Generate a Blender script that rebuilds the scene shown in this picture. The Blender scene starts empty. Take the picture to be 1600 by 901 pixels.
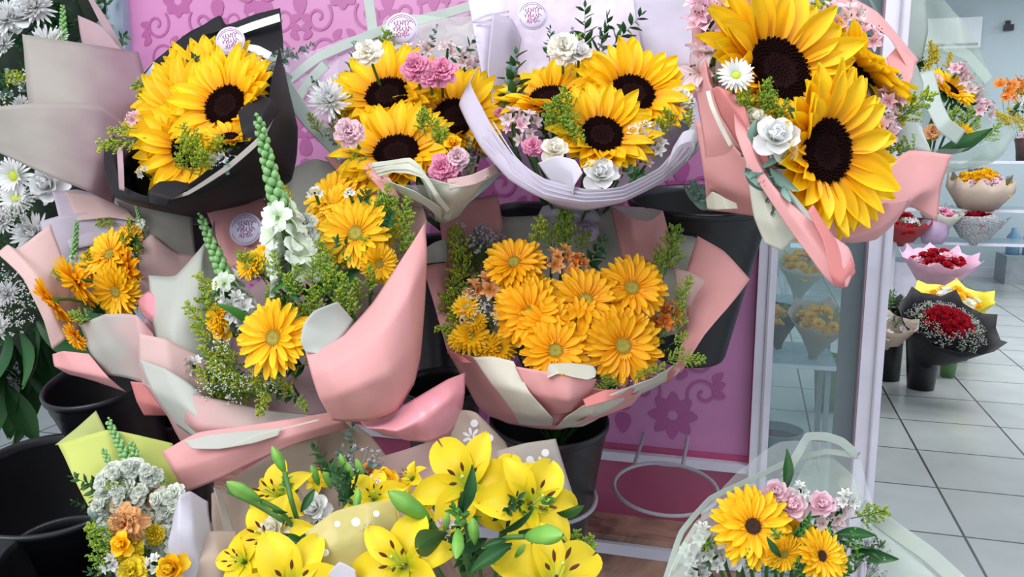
import bpy, math, random
from mathutils import Vector, Matrix, noise
PI = math.pi
R_ = math.radians
sc = bpy.context.scene
COL = sc.collection
rnd = random.Random(7)

# ------------------------------------------------------------------ camera
YAW = R_(15.9); PITCH = R_(9.5); FPX = 1300.0
CAM = Vector((0, 0, 1.5))
_h = Vector((-math.sin(YAW), math.cos(YAW), 0))
F = (_h * math.cos(PITCH) + Vector((0, 0, -math.sin(PITCH)))).normalized()
RT = Vector((math.cos(YAW), math.sin(YAW), 0))
UP = RT.cross(F).normalized()
def P(px, py, d):
    return CAM + d * (F + RT * ((px - 800) / FPX) + UP * ((450.5 - py) / FPX))
def D(r, u, t):                       # direction: right, up, toward the viewer
    return (RT * r + UP * u - F * t).normalized()
cd = bpy.data.cameras.new('camera'); cam = bpy.data.objects.new('camera', cd); COL.objects.link(cam)
cd.sensor_width = 36; cd.lens = 36 * FPX / 1600; cd.clip_start = 0.02; cd.clip_end = 60
M3 = Matrix((RT, UP, -F)).transposed()
cam.matrix_world = Matrix.Translation(CAM) @ M3.to_4x4()
sc.camera = cam

# ------------------------------------------------------------------ materials
MATS = {}
def new_mat(name):
    m = bpy.data.materials.new(name); m.use_nodes = True
    nt = m.node_tree; nt.nodes.clear()
    out = nt.nodes.new('ShaderNodeOutputMaterial')
    return m, nt, out
def L(nt, a, b): nt.links.new(a, b)
def lin(c):
    return tuple(((x / 12.92) if x <= .04045 else ((x + .055) / 1.055) ** 2.4) for x in c)
def hexc(h):
    h = h.lstrip('#'); return lin(tuple(int(h[i:i+2], 16) / 255 for i in (0, 2, 4)))
def simple(name, col, rough=.5, metal=0, trans=0.0, var=.12, scale=14, bump=0, bscale=60, spec=.5, coat=0):
    """principled with gentle procedural tone variation; trans = share of translucency"""
    if name in MATS: return MATS[name]
    m, nt, out = new_mat(name)
    c = hexc(col)
    p = nt.nodes.new('ShaderNodeBsdfPrincipled')
    p.inputs['Roughness'].default_value = rough; p.inputs['Metallic'].default_value = metal
    p.inputs['Specular IOR Level'].default_value = spec; p.inputs['Coat Weight'].default_value = coat
    tc = nt.nodes.new('ShaderNodeTexCoord'); no = nt.nodes.new('ShaderNodeTexNoise')
    no.inputs['Scale'].default_value = scale; no.inputs['Detail'].default_value = 3
    L(nt, tc.outputs['Object'], no.inputs['Vector'])
    r = nt.nodes.new('ShaderNodeValToRGB')
    r.color_ramp.elements[0].position = .3; r.color_ramp.elements[1].position = .7
    r.color_ramp.elements[0].color = (*[x * (1 - var) for x in c], 1)
    r.color_ramp.elements[1].color = (*[min(1, x * (1 + var)) for x in c], 1)
    L(nt, no.outputs['Fac'], r.inputs['Fac']); L(nt, r.outputs['Color'], p.inputs['Base Color'])
    if bump:
        b = nt.nodes.new('ShaderNodeBump'); b.inputs['Strength'].default_value = bump; b.inputs['Distance'].default_value = .004
        n2 = nt.nodes.new('ShaderNodeTexNoise'); n2.inputs['Scale'].default_value = bscale; n2.inputs['Detail'].default_value = 4
        L(nt, tc.outputs['Object'], n2.inputs['Vector'])
        L(nt, n2.outputs['Fac'], b.inputs['Height']); L(nt, b.outputs['Normal'], p.inputs['Normal'])
    if trans:
        t = nt.nodes.new('ShaderNodeBsdfTranslucent'); L(nt, r.outputs['Color'], t.inputs['Color'])
        mx = nt.nodes.new('ShaderNodeMixShader'); mx.inputs[0].default_value = trans
        L(nt, p.outputs[0], mx.inputs[1]); L(nt, t.outputs[0], mx.inputs[2]); L(nt, mx.outputs[0], out.inputs[0])
    else:
        L(nt, p.outputs[0], out.inputs[0])
    MATS[name] = m; return m
def petal_mat(name, base, mid, tip, streak=.25, trans=.22, rough=.55, sfreq=16):
    """colour runs along the petal (uv.y), faint veins across (uv.x)"""
    m, nt, out = new_mat(name)
    uv = nt.nodes.new('ShaderNodeUVMap'); sp = nt.nodes.new('ShaderNodeSeparateXYZ'); L(nt, uv.outputs[0], sp.inputs[0])
    r = nt.nodes.new('ShaderNodeValToRGB'); cr = r.color_ramp
    cr.elements[0].position = 0; cr.elements[0].color = (*hexc(base), 1)
    cr.elements[1].position = 1; cr.elements[1].color = (*hexc(tip), 1)
    e = cr.elements.new(.38); e.color = (*hexc(mid), 1)
    L(nt, sp.outputs['Y'], r.inputs['Fac'])
    mu = nt.nodes.new('ShaderNodeMath'); mu.operation = 'MULTIPLY'; mu.inputs[1].default_value = sfreq; L(nt, sp.outputs['X'], mu.inputs[0])
    si = nt.nodes.new('ShaderNodeMath'); si.operation = 'SINE'; L(nt, mu.outputs[0], si.inputs[0])
    mr = nt.nodes.new('ShaderNodeMapRange'); mr.inputs[1].default_value = -1; mr.inputs[2].default_value = 1
    mr.inputs[3].default_value = 1 - streak; mr.inputs[4].default_value = 1.0; L(nt, si.outputs[0], mr.inputs[0])
    oi = nt.nodes.new('ShaderNodeObjectInfo')
    hv = nt.nodes.new('ShaderNodeHueSaturation'); 
    rr = nt.nodes.new('ShaderNodeMapRange'); rr.inputs[3].default_value = .93; rr.inputs[4].default_value = 1.07; L(nt, oi.outputs['Random'], rr.inputs[0])
    vm = nt.nodes.new('ShaderNodeMath'); vm.operation = 'MULTIPLY'; L(nt, mr.outputs[0], vm.inputs[0]); L(nt, rr.outputs[0], vm.inputs[1])
    L(nt, vm.outputs[0], hv.inputs['Value']); L(nt, r.outputs['Color'], hv.inputs['Color'])
    p = nt.nodes.new('ShaderNodeBsdfPrincipled'); p.inputs['Roughness'].default_value = rough
    p.inputs['Specular IOR Level'].default_value = .3
    L(nt, hv.outputs[0], p.inputs['Base Color'])
    t = nt.nodes.new('ShaderNodeBsdfTranslucent'); L(nt, hv.outputs[0], t.inputs['Color'])
    mx = nt.nodes.new('ShaderNodeMixShader'); mx.inputs[0].default_value = trans
    L(nt, p.outputs[0], mx.inputs[1]); L(nt, t.outputs[0], mx.inputs[2]); L(nt, mx.outputs[0], out.inputs[0])
    MATS[name] = m; return m
def film_mat(name, col, opac=.2, rough=.08):
    """clear film: mostly lets light through, with a glossy sheen stronger at grazing angles"""
    m, nt, out = new_mat(name)
    tr = nt.nodes.new('ShaderNodeBsdfTransparent'); tr.inputs[0].default_value = (*hexc(col), 1)
    p = nt.nodes.new('ShaderNodeBsdfPrincipled'); p.inputs['Base Color'].default_value = (*hexc(col), 1); p.inputs['Roughness'].default_value = rough
    lw = nt.nodes.new('ShaderNodeLayerWeight'); lw.inputs[0].default_value = .35
    mr = nt.nodes.new('ShaderNodeMapRange'); mr.inputs[3].default_value = opac; mr.inputs[4].default_value = min(1, opac + .35); L(nt, lw.outputs['Facing'], mr.inputs[0])
    mx = nt.nodes.new('ShaderNodeMixShader'); L(nt, mr.outputs[0], mx.inputs[0]); L(nt, tr.outputs[0], mx.inputs[1]); L(nt, p.outputs[0], mx.inputs[2])
    tc = nt.nodes.new('ShaderNodeTexCoord'); n2 = nt.nodes.new('ShaderNodeTexNoise'); n2.inputs['Scale'].default_value = 22; L(nt, tc.outputs['Object'], n2.inputs['Vector'])
    b = nt.nodes.new('ShaderNodeBump'); b.inputs['Strength'].default_value = .5; b.inputs['Distance'].default_value = .01
    L(nt, n2.outputs['Fac'], b.inputs['Height']); L(nt, b.outputs['Normal'], p.inputs['Normal'])
    L(nt, mx.outputs[0], out.inputs[0]); MATS[name] = m; return m

PINK = simple('pink paper', '#e6a6a6', .6, spec=.3, trans=.2, var=.05, scale=5)
ROSE = simple('deep rose paper', '#d98785', .6, spec=.3, trans=.2, var=.06, scale=5)
BLUSH = simple('blush paper', '#dcbcb8', .6, spec=.3, trans=.25, var=.06, scale=5)
MAUVE = simple('mauve paper', '#b598a0', .6, spec=.3, trans=.2, var=.08, scale=5)
CREAM = simple('cream paper', '#dcdccd', .6, spec=.3, trans=.25, var=.05, scale=5)
GREYP = simple('grey white paper', '#c2c4bc', .6, spec=.3, trans=.25, var=.06, scale=5)
BEIGE = simple('beige paper', '#aba29b', .6, spec=.3, trans=.2, var=.07, scale=5)
TAUPE = simple('taupe paper', '#cbb7a8', .6, spec=.3, trans=.3, var=.07, scale=5)
LAV = simple('pale lavender paper', '#cfc6d6', .6, spec=.3, trans=.3, var=.05, scale=5)
WHITEP = simple('white paper', '#dcd8e4', .6, spec=.3, trans=.3, var=.04, scale=5)
BLACKP = simple('black paper', '#131015', .6, spec=.3, var=.2, scale=5)
WHITES = simple('white stripe', '#e3e3ea', .35, var=.03)
LIME = simple('lime paper', '#c9d070', .6, spec=.3, trans=.25, var=.05, scale=5)
OLIVE = simple('dull lime paper', '#b4bb74', .6, spec=.3, trans=.25, var=.05, scale=5)
SATIN = simple('pink satin', '#e79aa6', .25, trans=.1, var=.1, scale=9)
FROST = simple('frosted strip', '#c3cdc6', .35, trans=.35, var=.05)
FILM = film_mat('clear film', '#eef2f4', .22)
FILMG = film_mat('greenish clear film', '#e6efe6', .22)
FILMW = film_mat('white voile film', '#e6e2ee', .62, .4)
TINK = simple('mauve ink', '#a5688f', .5)
STICK = simple('sticker white', '#d9d2ea', .35, var=.02)
BLK = simple('black plastic', '#17181d', .36, var=.12, scale=7)
BLKIN = simple('black plastic in shade', '#0d0d11', .5, var=.1)  # darker copy of the plastic: shade inside the buckets put into its colour
STEM = simple('stem green', '#4b7a33', .5, trans=.1, var=.2, scale=30)
DKLEAF = petal_mat('dark leaf', '#1d3f1d', '#27552a', '#3a6b36', .15, .15, .4, 6)
LEAF = petal_mat('fresh leaf', '#2f6a2c', '#4a8a3a', '#63a24a', .15, .2, .4, 6)
EUC = petal_mat('eucalyptus leaf', '#4f6f62', '#6d8c80', '#8aa59a', .1, .1, .55, 4)
SUNP = petal_mat('sunflower petal', '#ee9c00', '#ffc402', '#ffdc22', .12, .22, .5, 14)
SUND = simple('sunflower disc', '#1d0a0a', .9, var=.5, scale=60, spec=.08)
GERB = petal_mat('golden gerbera petal', '#f09200', '#ffb007', '#ffc41c', .14, .15, .5, 12)
GERY = petal_mat('yellow gerbera petal', '#f2a600', '#ffbf06', '#ffd224', .13, .15, .5, 12)
GERE = simple('gerbera eye', '#a79a3c', .8, var=.35, scale=60)
GERK = simple('dark flower eye', '#3a1c10', .8, var=.4, scale=60)
WHT = petal_mat('white petal', '#ccd4c0', '#e6e6e4', '#f2f2f4', .1, .25, .5, 10)
CRM = petal_mat('cream petal', '#efe2b8', '#f6efdc', '#fbf8f0', .05, .25, .5, 6)
PNK = petal_mat('pink petal', '#d7659a', '#ee86b2', '#f7a7c8', .12, .2, .5, 10)
LPNK = petal_mat('light pink petal', '#e8a9bd', '#efc0d0', '#f7d8e2', .12, .25, .5, 10)
ALS = petal_mat('alstroemeria petal', '#e7c8a8', '#efd9dc', '#f3dde4', .25, .25, .5, 20)
ORN = petal_mat('orange petal', '#e8701a', '#f09236', '#f6a95a', .15, .2, .5, 10)
PEACH = petal_mat('peach petal', '#e08a30', '#ecA45c', '#f3bd86', .15, .2, .5, 10)
LIL = petal_mat('lily petal', '#b9c92a', '#f3d41e', '#fbe23a', .14, .2, .45, 8)
RED = petal_mat('red petal', '#6a0010', '#9c0a1c', '#b8122a', .1, .15, .6, 8)
BUDG = petal_mat('lily bud green', '#5e9a3c', '#7cb850', '#93c862', .12, .2, .4, 12)
SNB = simple('snapdragon bud', '#8fbf7a', .5, trans=.2, var=.15, scale=40)
SNW = petal_mat('snapdragon floret', '#bcd6a2', '#e4edd8', '#f2f5ee', .05, .3, .5, 6)
GOLDR = simple('goldenrod floret', '#c8cf3c', .6, trans=.25, var=.3, scale=80)
GRNR = simple('goldenrod green', '#92bb48', .6, trans=.25, var=.3, scale=80)
YELR = simple('yellow floret', '#e6c21c', .6, trans=.25, var=.3, scale=80)
GYP = simple('baby breath', '#f4f2f0', .6, trans=.2, var=.05)
GYPD = simple('lavender filler', '#c9c0cf', .6, trans=.2, var=.1)
POLLEN = simple('brown pollen', '#6a3415', .8, var=.3, scale=80)
PISTIL = simple('pale green pistil', '#c6d45a', .5)
EYEY = simple('daisy eye', '#b6c03a', .8, var=.3, scale=60)

# ------------------------------------------------------------------ mesh builder
class MB:
    def __init__(s): s.v = []; s.f = []; s.uv = []; s.mi = []; s.mats = []
    def m(s, mat):
        if mat not in s.mats: s.mats.append(mat)
        return s.mats.index(mat)
    def grid(s, rows, mat, uvf=None, closed=False):
        k = s.m(mat); b = len(s.v); n = len(rows); w = len(rows[0])
        for r in rows: s.v.extend(r)
        for i in range(n - 1):
            for j in range(w - (0 if closed else 1)):
                j2 = (j + 1) % w
                s.f.append((b+i*w+j, b+i*w+j2, b+(i+1)*w+j2, b+(i+1)*w+j)); s.mi.append(k)
                u0, u1 = j / max(1, w-1), (j+1) / max(1, w-1); v0, v1 = i / (n-1), (i+1) / (n-1)
                s.uv.extend(((u0, v0), (u1, v0), (u1, v1), (u0, v1)))
    def poly(s, pts, mat):
        k = s.m(mat); b = len(s.v); s.v.extend(pts); s.f.append(tuple(range(b, b+len(pts)))); s.mi.append(k)
        s.uv.extend([(.5, .5)] * len(pts))
    def tube(s, pts, rad, mat, n=6, r1=None):
        rows = []; N = len(pts); pts = [Vector(p) for p in pts]
        ref = None
        for i, p in enumerate(pts):
            t = (pts[min(i+1, N-1)] - pts[max(i-1, 0)])
            t = t.normalized() if t.length > 1e-9 else Vector((0, 0, 1))
            if ref is None: ref = t.orthogonal().normalized()
            a = (ref - t * ref.dot(t)); a = a.normalized() if a.length > 1e-6 else t.orthogonal().normalized(); ref = a
            b_ = t.cross(a); r = rad if r1 is None else rad + (r1 - rad) * i / (N-1)
            rows.append([p + (a * math.cos(2*PI*j/n) + b_ * math.sin(2*PI*j/n)) * r for j in range(n)])
        s.grid(rows, mat, closed=True)
    def lathe(s, prof, mat, n=24, M=None):
        rows = [[Vector((r*math.cos(2*PI*j/n), r*math.sin(2*PI*j/n), z)) for j in range(n)] for r, z in prof]
        if M: rows = [[M @ p for p in r] for r in rows]
        s.grid(rows, mat, closed=True)
    def blob(s, c, ax, L_, r, mat, n=6, k=4):
        """little elongated bud along ax"""
        ax = Vector(ax).normalized(); a = ax.orthogonal().normalized(); b = ax.cross(a); c = Vector(c)
        rows = []
        for i in range(k + 1):
            t = i / k; rr = r * (math.sin(PI * (t * .92 + .04)) ** .8)
            rows.append([c + ax * (t - .5) * L_ + (a*math.cos(2*PI*j/n) + b*math.sin(2*PI*j/n)) * rr for j in range(n)])
        s.grid(rows, mat, closed=True)
    def dot(s, c, r, mat, ax=None):
        k = s.m(mat); b = len(s.v); c = Vector(c)
        z = r if ax is None else r * ax
        s.v.extend([c+Vector((r,0,0)), c+Vector((0,r,0)), c+Vector((-r,0,0)), c+Vector((0,-r,0)), c+Vector((0,0,z)), c+Vector((0,0,-z))])
        for i in range(4):
            j = (i+1) % 4
            s.f.append((b+i, b+j, b+4)); s.f.append((b+j, b+i, b+5)); s.mi += [k, k]; s.uv += [(.5, .6)] * 6
    def box(s, x0, y0, z0, x1, y1, z1, mat):
        V = [Vector((x, y, z)) for z in (z0, z1) for y in (y0, y1) for x in (x0, x1)]
        for q in ((0,2,3,1),(4,5,7,6),(0,1,5,4),(2,6,7,3),(0,4,6,2),(1,3,7,5)): s.poly([V[i] for i in q], mat)
    def mesh(s, name, smooth=True):
        me = bpy.data.meshes.new(name)
        me.from_pydata([tuple(v) for v in s.v], [], s.f)
        for m in s.mats: me.materials.append(m)
        me.polygons.foreach_set('material_index', s.mi)
        me.polygons.foreach_set('use_smooth', [smooth] * len(s.f))
        ul = me.uv_layers.new(name='UVMap')
        flat = [c for u in s.uv for c in u]
        if len(flat) == 2 * len(me.loops): ul.data.foreach_set('uv', flat)
        me.update(); return me
    def obj(s, name, parent=None, smooth=True, kind=None, label=None):
        o = bpy.data.objects.new(name, s.mesh(name, smooth)); COL.objects.link(o)
        if parent is not None:
            o.parent = parent; o.matrix_parent_inverse = root_inv(parent)
        if kind: o['kind'] = kind
        if label: o['label'] = label
        return o
def root_inv(p): return WM[p.name].inverted() if p.name in WM else Matrix()
WM = {}
def thing(name, label, cat, loc, group=None):
    o = bpy.data.objects.new(name, None); COL.objects.link(o); o.location = loc; o.empty_display_size = .05
    o['label'] = label; o['category'] = cat
    if group: o['group'] = group
    WM[o.name] = Matrix.Translation(loc); return o
def tag(o, label, cat, group=None):
    o['label'] = label; o['category'] = cat
    if group: o['group'] = group
    return o
def struct(o): o['kind'] = 'structure'; return o
def place(o, loc, z, scale=1, roll=0, parent=None):
    z = Vector(z).normalized(); q = z.to_track_quat('Z', 'Y')
    M = Matrix.Translation(loc) @ q.to_matrix().to_4x4() @ Matrix.Rotation(roll, 4, 'Z') @ Matrix.Scale(scale, 4)
    if parent is not None:
        o.parent = parent; o.matrix_parent_inverse = root_inv(parent)
    o.matrix_basis = M; WM[o.name] = M
    return M

# ------------------------------------------------------------------ petals
PROF = {'lance': [.5,.78,.96,1,.86,.55,.05], 'strap': [.42,.6,.8,.95,1,.86,.3], 'round': [.3,.7,.95,1,1,.85,.5],
        'lily': [.22,.6,.9,1,.88,.55,.06], 'leaf': [.1,.6,.92,1,.8,.45,.04], 'coin': [.2,.75,1,1,.98,.75,.15]}
def petal(m, mat, Ln, W, e0, curl, az, r0=0, z0=0, cup=0, prof='lance', nt=6, ns=4, ruf=0, rf=6, ph=0, crease=0, M=None, sway=0):
    pr = PROF[prof]; rows = []; r = r0; z = z0; sw = 0
    ca, sa = math.cos(az), math.sin(az)
    for i in range(nt + 1):
        t = i / nt; x = t * 6; k = min(5, int(x)); w = W * (pr[k] + (pr[k+1] - pr[k]) * (x - k))
        e = e0 + curl * t
        if i: r += math.cos(e) * Ln / nt; z += math.sin(e) * Ln / nt; sw += sway * Ln / nt * t
        row = []
        for j in range(ns + 1):
            s_ = 2 * j / ns - 1
            off = cup * W * s_ * s_ + ruf * W * math.sin(rf * s_ + ph) * t * t - crease * w * (1 - abs(s_))
            rr = r - math.sin(e) * off; zz = z + math.cos(e) * off; tt = s_ * w + sw
            v = Vector((rr * ca - tt * sa, rr * sa + tt * ca, zz))
            row.append(M @ v if M else v)
        rows.append(row)
    m.grid(rows, mat)

CACHE = {}
def cached(key, nvar, fn):
    i = rnd.randrange(nvar); k = (key, i)
    if k not in CACHE:
        st = rnd.getstate(); rnd.seed(hash_(key) + i * 31); CACHE[k] = fn(); rnd.setstate(st)
    return CACHE[k]
def hash_(s): return sum((i + 1) * ord(c) for i, c in enumerate(str(s)))
U = lambda a, b: rnd.uniform(a, b)

def g_sunflower():
    """+X is the long side; petals on the -X side are short and fold in over the disc"""
    m = MB()
    for lay, (n, L0, e, c) in enumerate(((22, .70, 4, -8), (22, .69, 18, -20), (18, .60, 36, -34))):
        for i in range(n):
            az = 2*PI*(i + .5*lay + U(-.25, .25))/n; k = (1 - math.cos(az))/2; k = k*k
            petal(m, SUNP, L0 * U(.85, 1.08) * (1.08 - .40*k), .125 * U(.85, 1.2), R_(e + U(-10, 10) + 26*k), R_(c + U(-26, 16) - 10*k), az,
                  .34, -.02 + .015*lay, cup=.35, crease=.22, sway=U(-.25, .25), nt=7)
    a = m.mesh('sunflower')
    m = MB(); prof = [(0.001, .03), (.12, .035), (.24, .06), (.34, .055), (.4, .0), (.38, -.06)]
    m.lathe(prof[::-1], SUND, 28)
    for k in range(330):
        r = .4 * math.sqrt((k+.5)/330); th = k * 2.39996; z = .035 + (.03 if .2 < r < .36 else 0) 
        if r > .36: z = .02
        v = Vector((r*math.cos(th), r*math.sin(th), z)); m.dot(v, .014 if r < .2 else .02, SUND, 1.6)
    b = m.mesh('flower_disc', False)
    m = MB()
    for i in range(16): petal(m, DKLEAF, .4, .08, R_(-5 + U(-10, 10)), R_(-25), 2*PI*i/16, .25, -.08)
    m.lathe([(.03, -.25), (.1, -.16), (.3, -.08), (.38, -.03)], STEM, 16)
    return [a, b, m.mesh('calyx')]
def g_gerb(mat, eye):
    def f():
        m = MB()
        for lay, (n, L0, e, c) in enumerate(((21, .82, 4, -8), (21, .78, 14, -14), (19, .62, 26, -12))):
            for i in range(n):
                petal(m, mat, L0 * U(.9, 1.05), .098 * U(.85, 1.15), R_(e + U(-6, 6)), R_(c + U(-16, 10)), 2*PI*(i + .5*lay + U(-.2, .2))/n,
                      .16, .012*lay, cup=.3, crease=.2, prof='strap', sway=U(-.15, .15))
        for i in range(34): petal(m, mat, U(.14, .24), .03, R_(45 + U(-15, 20)), R_(-40), U(0, 2*PI), U(.16, .22), .03, nt=3, ns=2)
        a = m.mesh('gerbera')
        m = MB(); m.lathe([(.2, 0), (.19, .05), (.12, .06), (.001, .045)], eye, 18)
        for k in range(110):
            r = .2 * math.sqrt((k+.5)/110); th = k*2.39996; m.dot((r*math.cos(th), r*math.sin(th), .055 + (.02 if r > .13 else 0)), .012, eye, 1.8)
        b = m.mesh('flower_eye', False)
        m = MB(); m.lathe([(.03, -.2), (.1, -.1), (.2, -.03), (.25, .0)], STEM, 12)
        return [a, b, m.mesh('calyx')]
    return f
def g_daisy(mat, eye, layers=2, n=22, name='daisy', w=.075, er=.24):
    def f():
        m = MB()
        for lay in range(layers):
            for i in range(n - lay*2):
                petal(m, mat, (.78 - .1*lay) * U(.9, 1.05), w * U(.85, 1.15), R_(2 + 50*lay/max(1, layers-1)*.8 + U(-6, 6)), R_(U(-20, 10)), 2*PI*(i + .5*lay)/(n-lay*2), er*.8, .01*lay, cup=.3, prof='strap', nt=4, ns=2)
        a = m.mesh(name); m = MB(); m.lathe([(er, 0), (er*.85, .08), (er*.45, .12), (.001, .13)], eye, 14)
        return [a, m.mesh('flower_eye')]
    return f
def g_mum(mat, name='chrysanthemum'):
    def f():
        m = MB()
        for lay in range(6):
            n = 22 - lay*2
            for i in range(n):
                petal(m, mat, (.95 - .1*lay) * U(.85, 1.1), .07, R_(-8 + 17*lay + U(-6, 6)), R_(25 + U(-10, 20)), 2*PI*(i + .5*lay + U(-.3, .3))/n, .05, .02*lay, cup=.5, prof='strap', nt=5, ns=2)
        return [m.mesh(name)]
    return f
def g_carn(mat, name='carnation'):
    def f():
        m = MB()
        for lay in range(6):
            n = 8 - lay//2
            for i in range(n):
                petal(m, mat, (.98 - .1*lay) * U(.85, 1.1), .36 - .03*lay, R_(5 + 16*lay + U(-10, 10)), R_(U(-40, 5)), 2*PI*(i + .5*lay + U(-.2, .2))/n, .03, .03*lay - .2, prof='round', nt=5, ns=8, ruf=.35, rf=U(9, 14), ph=U(0, 6))
        return [m.mesh(name)]
    return f
def g_rose(mat, name='rose'):
    def f():
        m = MB()
        for k in range(20):
            t = k / 19; petal(m, mat, .95 - .25*t, .55 - .33*t, R_(25 + 60*t + U(-5, 5)), R_(25 - 45*(1-t)**2*2 + 30*t), k*2.39996, .02 + .1*(1-t), -.3 + .02*k, cup=.35, prof='round', nt=6, ns=6, ruf=.04, rf=5, ph=U(0, 6))
        return [m.mesh(name)]
    return f
def g_als(mat, name='alstroemeria'):
    def f():
        m = MB()
        for q in range(3):
            M = Matrix.Rotation(2*PI*q/3 + U(-.3, .3), 4, 'Z') @ Matrix.Translation((.38, 0, U(-.15, .1))) @ Matrix.Rotation(R_(38), 4, 'Y') @ Matrix.Scale(.62, 4)
            for i in range(6):
                petal(m, mat, .95, .3 if i % 2 else .22, R_(62 + U(-8, 8)), R_(-55 + U(-15, 15)), 2*PI*i/6 + U(-.1, .1), .05, -.2, cup=.3, prof='lily', nt=6, ns=4, M=M)
            for i in range(5):
                a = U(0, 6.28); m.tube([M @ Vector((0, 0, -.1)), M @ Vector((.1*math.cos(a), .1*math.sin(a), .35)), M @ Vector((.2*math.cos(a), .2*math.sin(a), .6))], .012, mat, 4)
                m.dot(M @ Vector((.2*math.cos(a), .2*math.sin(a), .62)), .035, POLLEN)
        return [m.mesh(name)]
    return f
def g_lily():
    m = MB()
    for i in range(6):
        petal(m, LIL, 1.12 * U(.95, 1.05), .35 if i % 2 == 0 else .26, R_(70 + U(-6, 6)), R_(-112 + U(-30, 22)), 2*PI*i/6 + U(-.08, .08), .04, -.35 + (.01 if i % 2 else 0), cup=.28, crease=.12, prof='lily', nt=10, ns=6, ruf=.08, rf=3, ph=U(0, 6))
    a = m.mesh('lily'); m = MB()
    for i in range(6):
        az = 2*PI*i/6 + .4; c, s = math.cos(az), math.sin(az); q = U(.16, .26)
        m.tube([(0, 0, -.3), (.06*c, .06*s, .05), (q*c, q*s, .42)], .012, PISTIL, 5)
        m.blob((q*c*1.05, q*s*1.05, .44), (c*.5, s*.5, 1), .24, .032, POLLEN, 6, 4)
    m.tube([(0, 0, -.3), (.01, 0, .1), (.02, .01, .5)], .02, PISTIL, 6); m.dot((.02, .01, .52), .045, PISTIL)
    return [a, m.mesh('stamens')]
def g_bud():
    m = MB(); n = 9; rows = []
    for i in range(11):
        t = i/10; r = .17 * (math.sin(PI * min(1, t*.93+.05)) ** .75) * (1.1 if t > .5 else .95)
        rows.append([Vector((r*(1+.12*math.cos(3*2*PI*j/18))*math.cos(2*PI*j/18), r*(1+.12*math.cos(3*2*PI*j/18))*math.sin(2*PI*j/18), -.5+t)) for j in range(18)])
    m.grid(rows, BUDG, closed=True)
    return [m.mesh('lily_bud')]
def g_bigleaf(mat, w=.16, name='leaf'):
    def f():
        m = MB(); petal(m, mat, 1, w, R_(80), R_(-40 + U(-15, 25)), 0, 0, 0, cup=.25, crease=.3, prof='leaf', nt=8, ns=4)
        return [m.mesh(name)]
    return f
def g_snap():
    """tall spike along +Z, length 1: florets below, green buds to the tip"""
    m = MB(); m.tube([(0, 0, 0), (.01, 0, .5), (0, .02, 1)], .014, STEM, 6, .006)
    k = 0; z = .35
    while z < .99:
        s_ = .052 * (1 - (z-.35) * .8); az = k*2.39996; c, s = math.cos(az), math.sin(az)
        m.blob((c*(s_*.75), s*(s_*.75), z), (c*.6, s*.6, 1), s_*1.5, s_*.62, SNB, 7, 4); k += 1; z += .0105 + s_*.06
    m.dot((0, .02, 1), .016, SNB)
    a = m.mesh('snapdragon'); m = MB(); z = .05; k = 0
    while z < .42:
        az = k * 2.2 + U(-.3, .3); c, s = math.cos(az), math.sin(az); sz = .13 * (1.15 - z)
        M = Matrix.Translation((c*.05, s*.05, z)) @ Vector((c, s, .35)).to_track_quat('Z', 'Y').to_matrix().to_4x4() @ Matrix.Scale(sz, 4)
        for i in range(5): petal(m, SNW, .9, .42, R_(70 + U(-10, 10)), R_(-85), 2*PI*i/5, .15, .1, cup=.3, prof='round', nt=4, ns=4, ruf=.2, ph=U(0, 6), M=M)
        k += 1; z += .028
    return [a, m.mesh('florets')]
def g_sprig(mat, mat2, name='goldenrod_sprig', spread=.38, nb=19, dens=15, dot=.024):
    def f():
        m = MB(); bx, by = U(-.12, .12), U(-.12, .12)
        ax = lambda t: Vector((bx*t*t, by*t*t, t))
        m.tube([ax(i/5) for i in range(6)], .012, STEM, 5, .004)
        for k in range(nb):
            t = .22 + .76*k/nb; az = k*2.39996 + U(-.4, .4); ln = spread * (1.1 - .8*t) * U(.75, 1.25)
            d = Vector((math.cos(az), math.sin(az), .75)).normalized(); p0 = ax(t)
            pts = [p0 + d*ln*q + Vector((0, 0, -.12*ln*q*q)) for q in (0, .5, 1)]
            m.tube(pts, .005, STEM, 3)
            for q in range(dens):
                f_ = .2 + .8*q/dens; p = p0 + d*ln*f_ + Vector((U(-1, 1), U(-1, 1), U(-.3, 1))) * .03
                m.blob(p, (U(-1, 1), U(-1, 1), 1.2), dot*2.6, dot*.75, mat if rnd.random() < .7 else mat2, 4, 2)
        return [m.mesh(name)]
    return f
def g_gyp(mat, name='babys_breath_sprig', n=26):
    def f():
        m = MB()
        for k in range(n):
            p = Vector((U(-1, 1), U(-1, 1), 0)) * .38; p.z = U(.55, 1.0) - p.length * .3
            q = Vector((p.x*.4, p.y*.4, p.z*.5)); m.tube([(0, 0, 0), q, p], .005, STEM, 3)
            for _ in range(2):
                c = p + Vector((U(-1, 1), U(-1, 1), U(-1, 1)))*.06
                for _i in range(5): m.dot(c + Vector((U(-1, 1), U(-1, 1), U(-1, 1)))*.018, .022, mat)
        return [m.mesh(name)]
    return f
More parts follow.
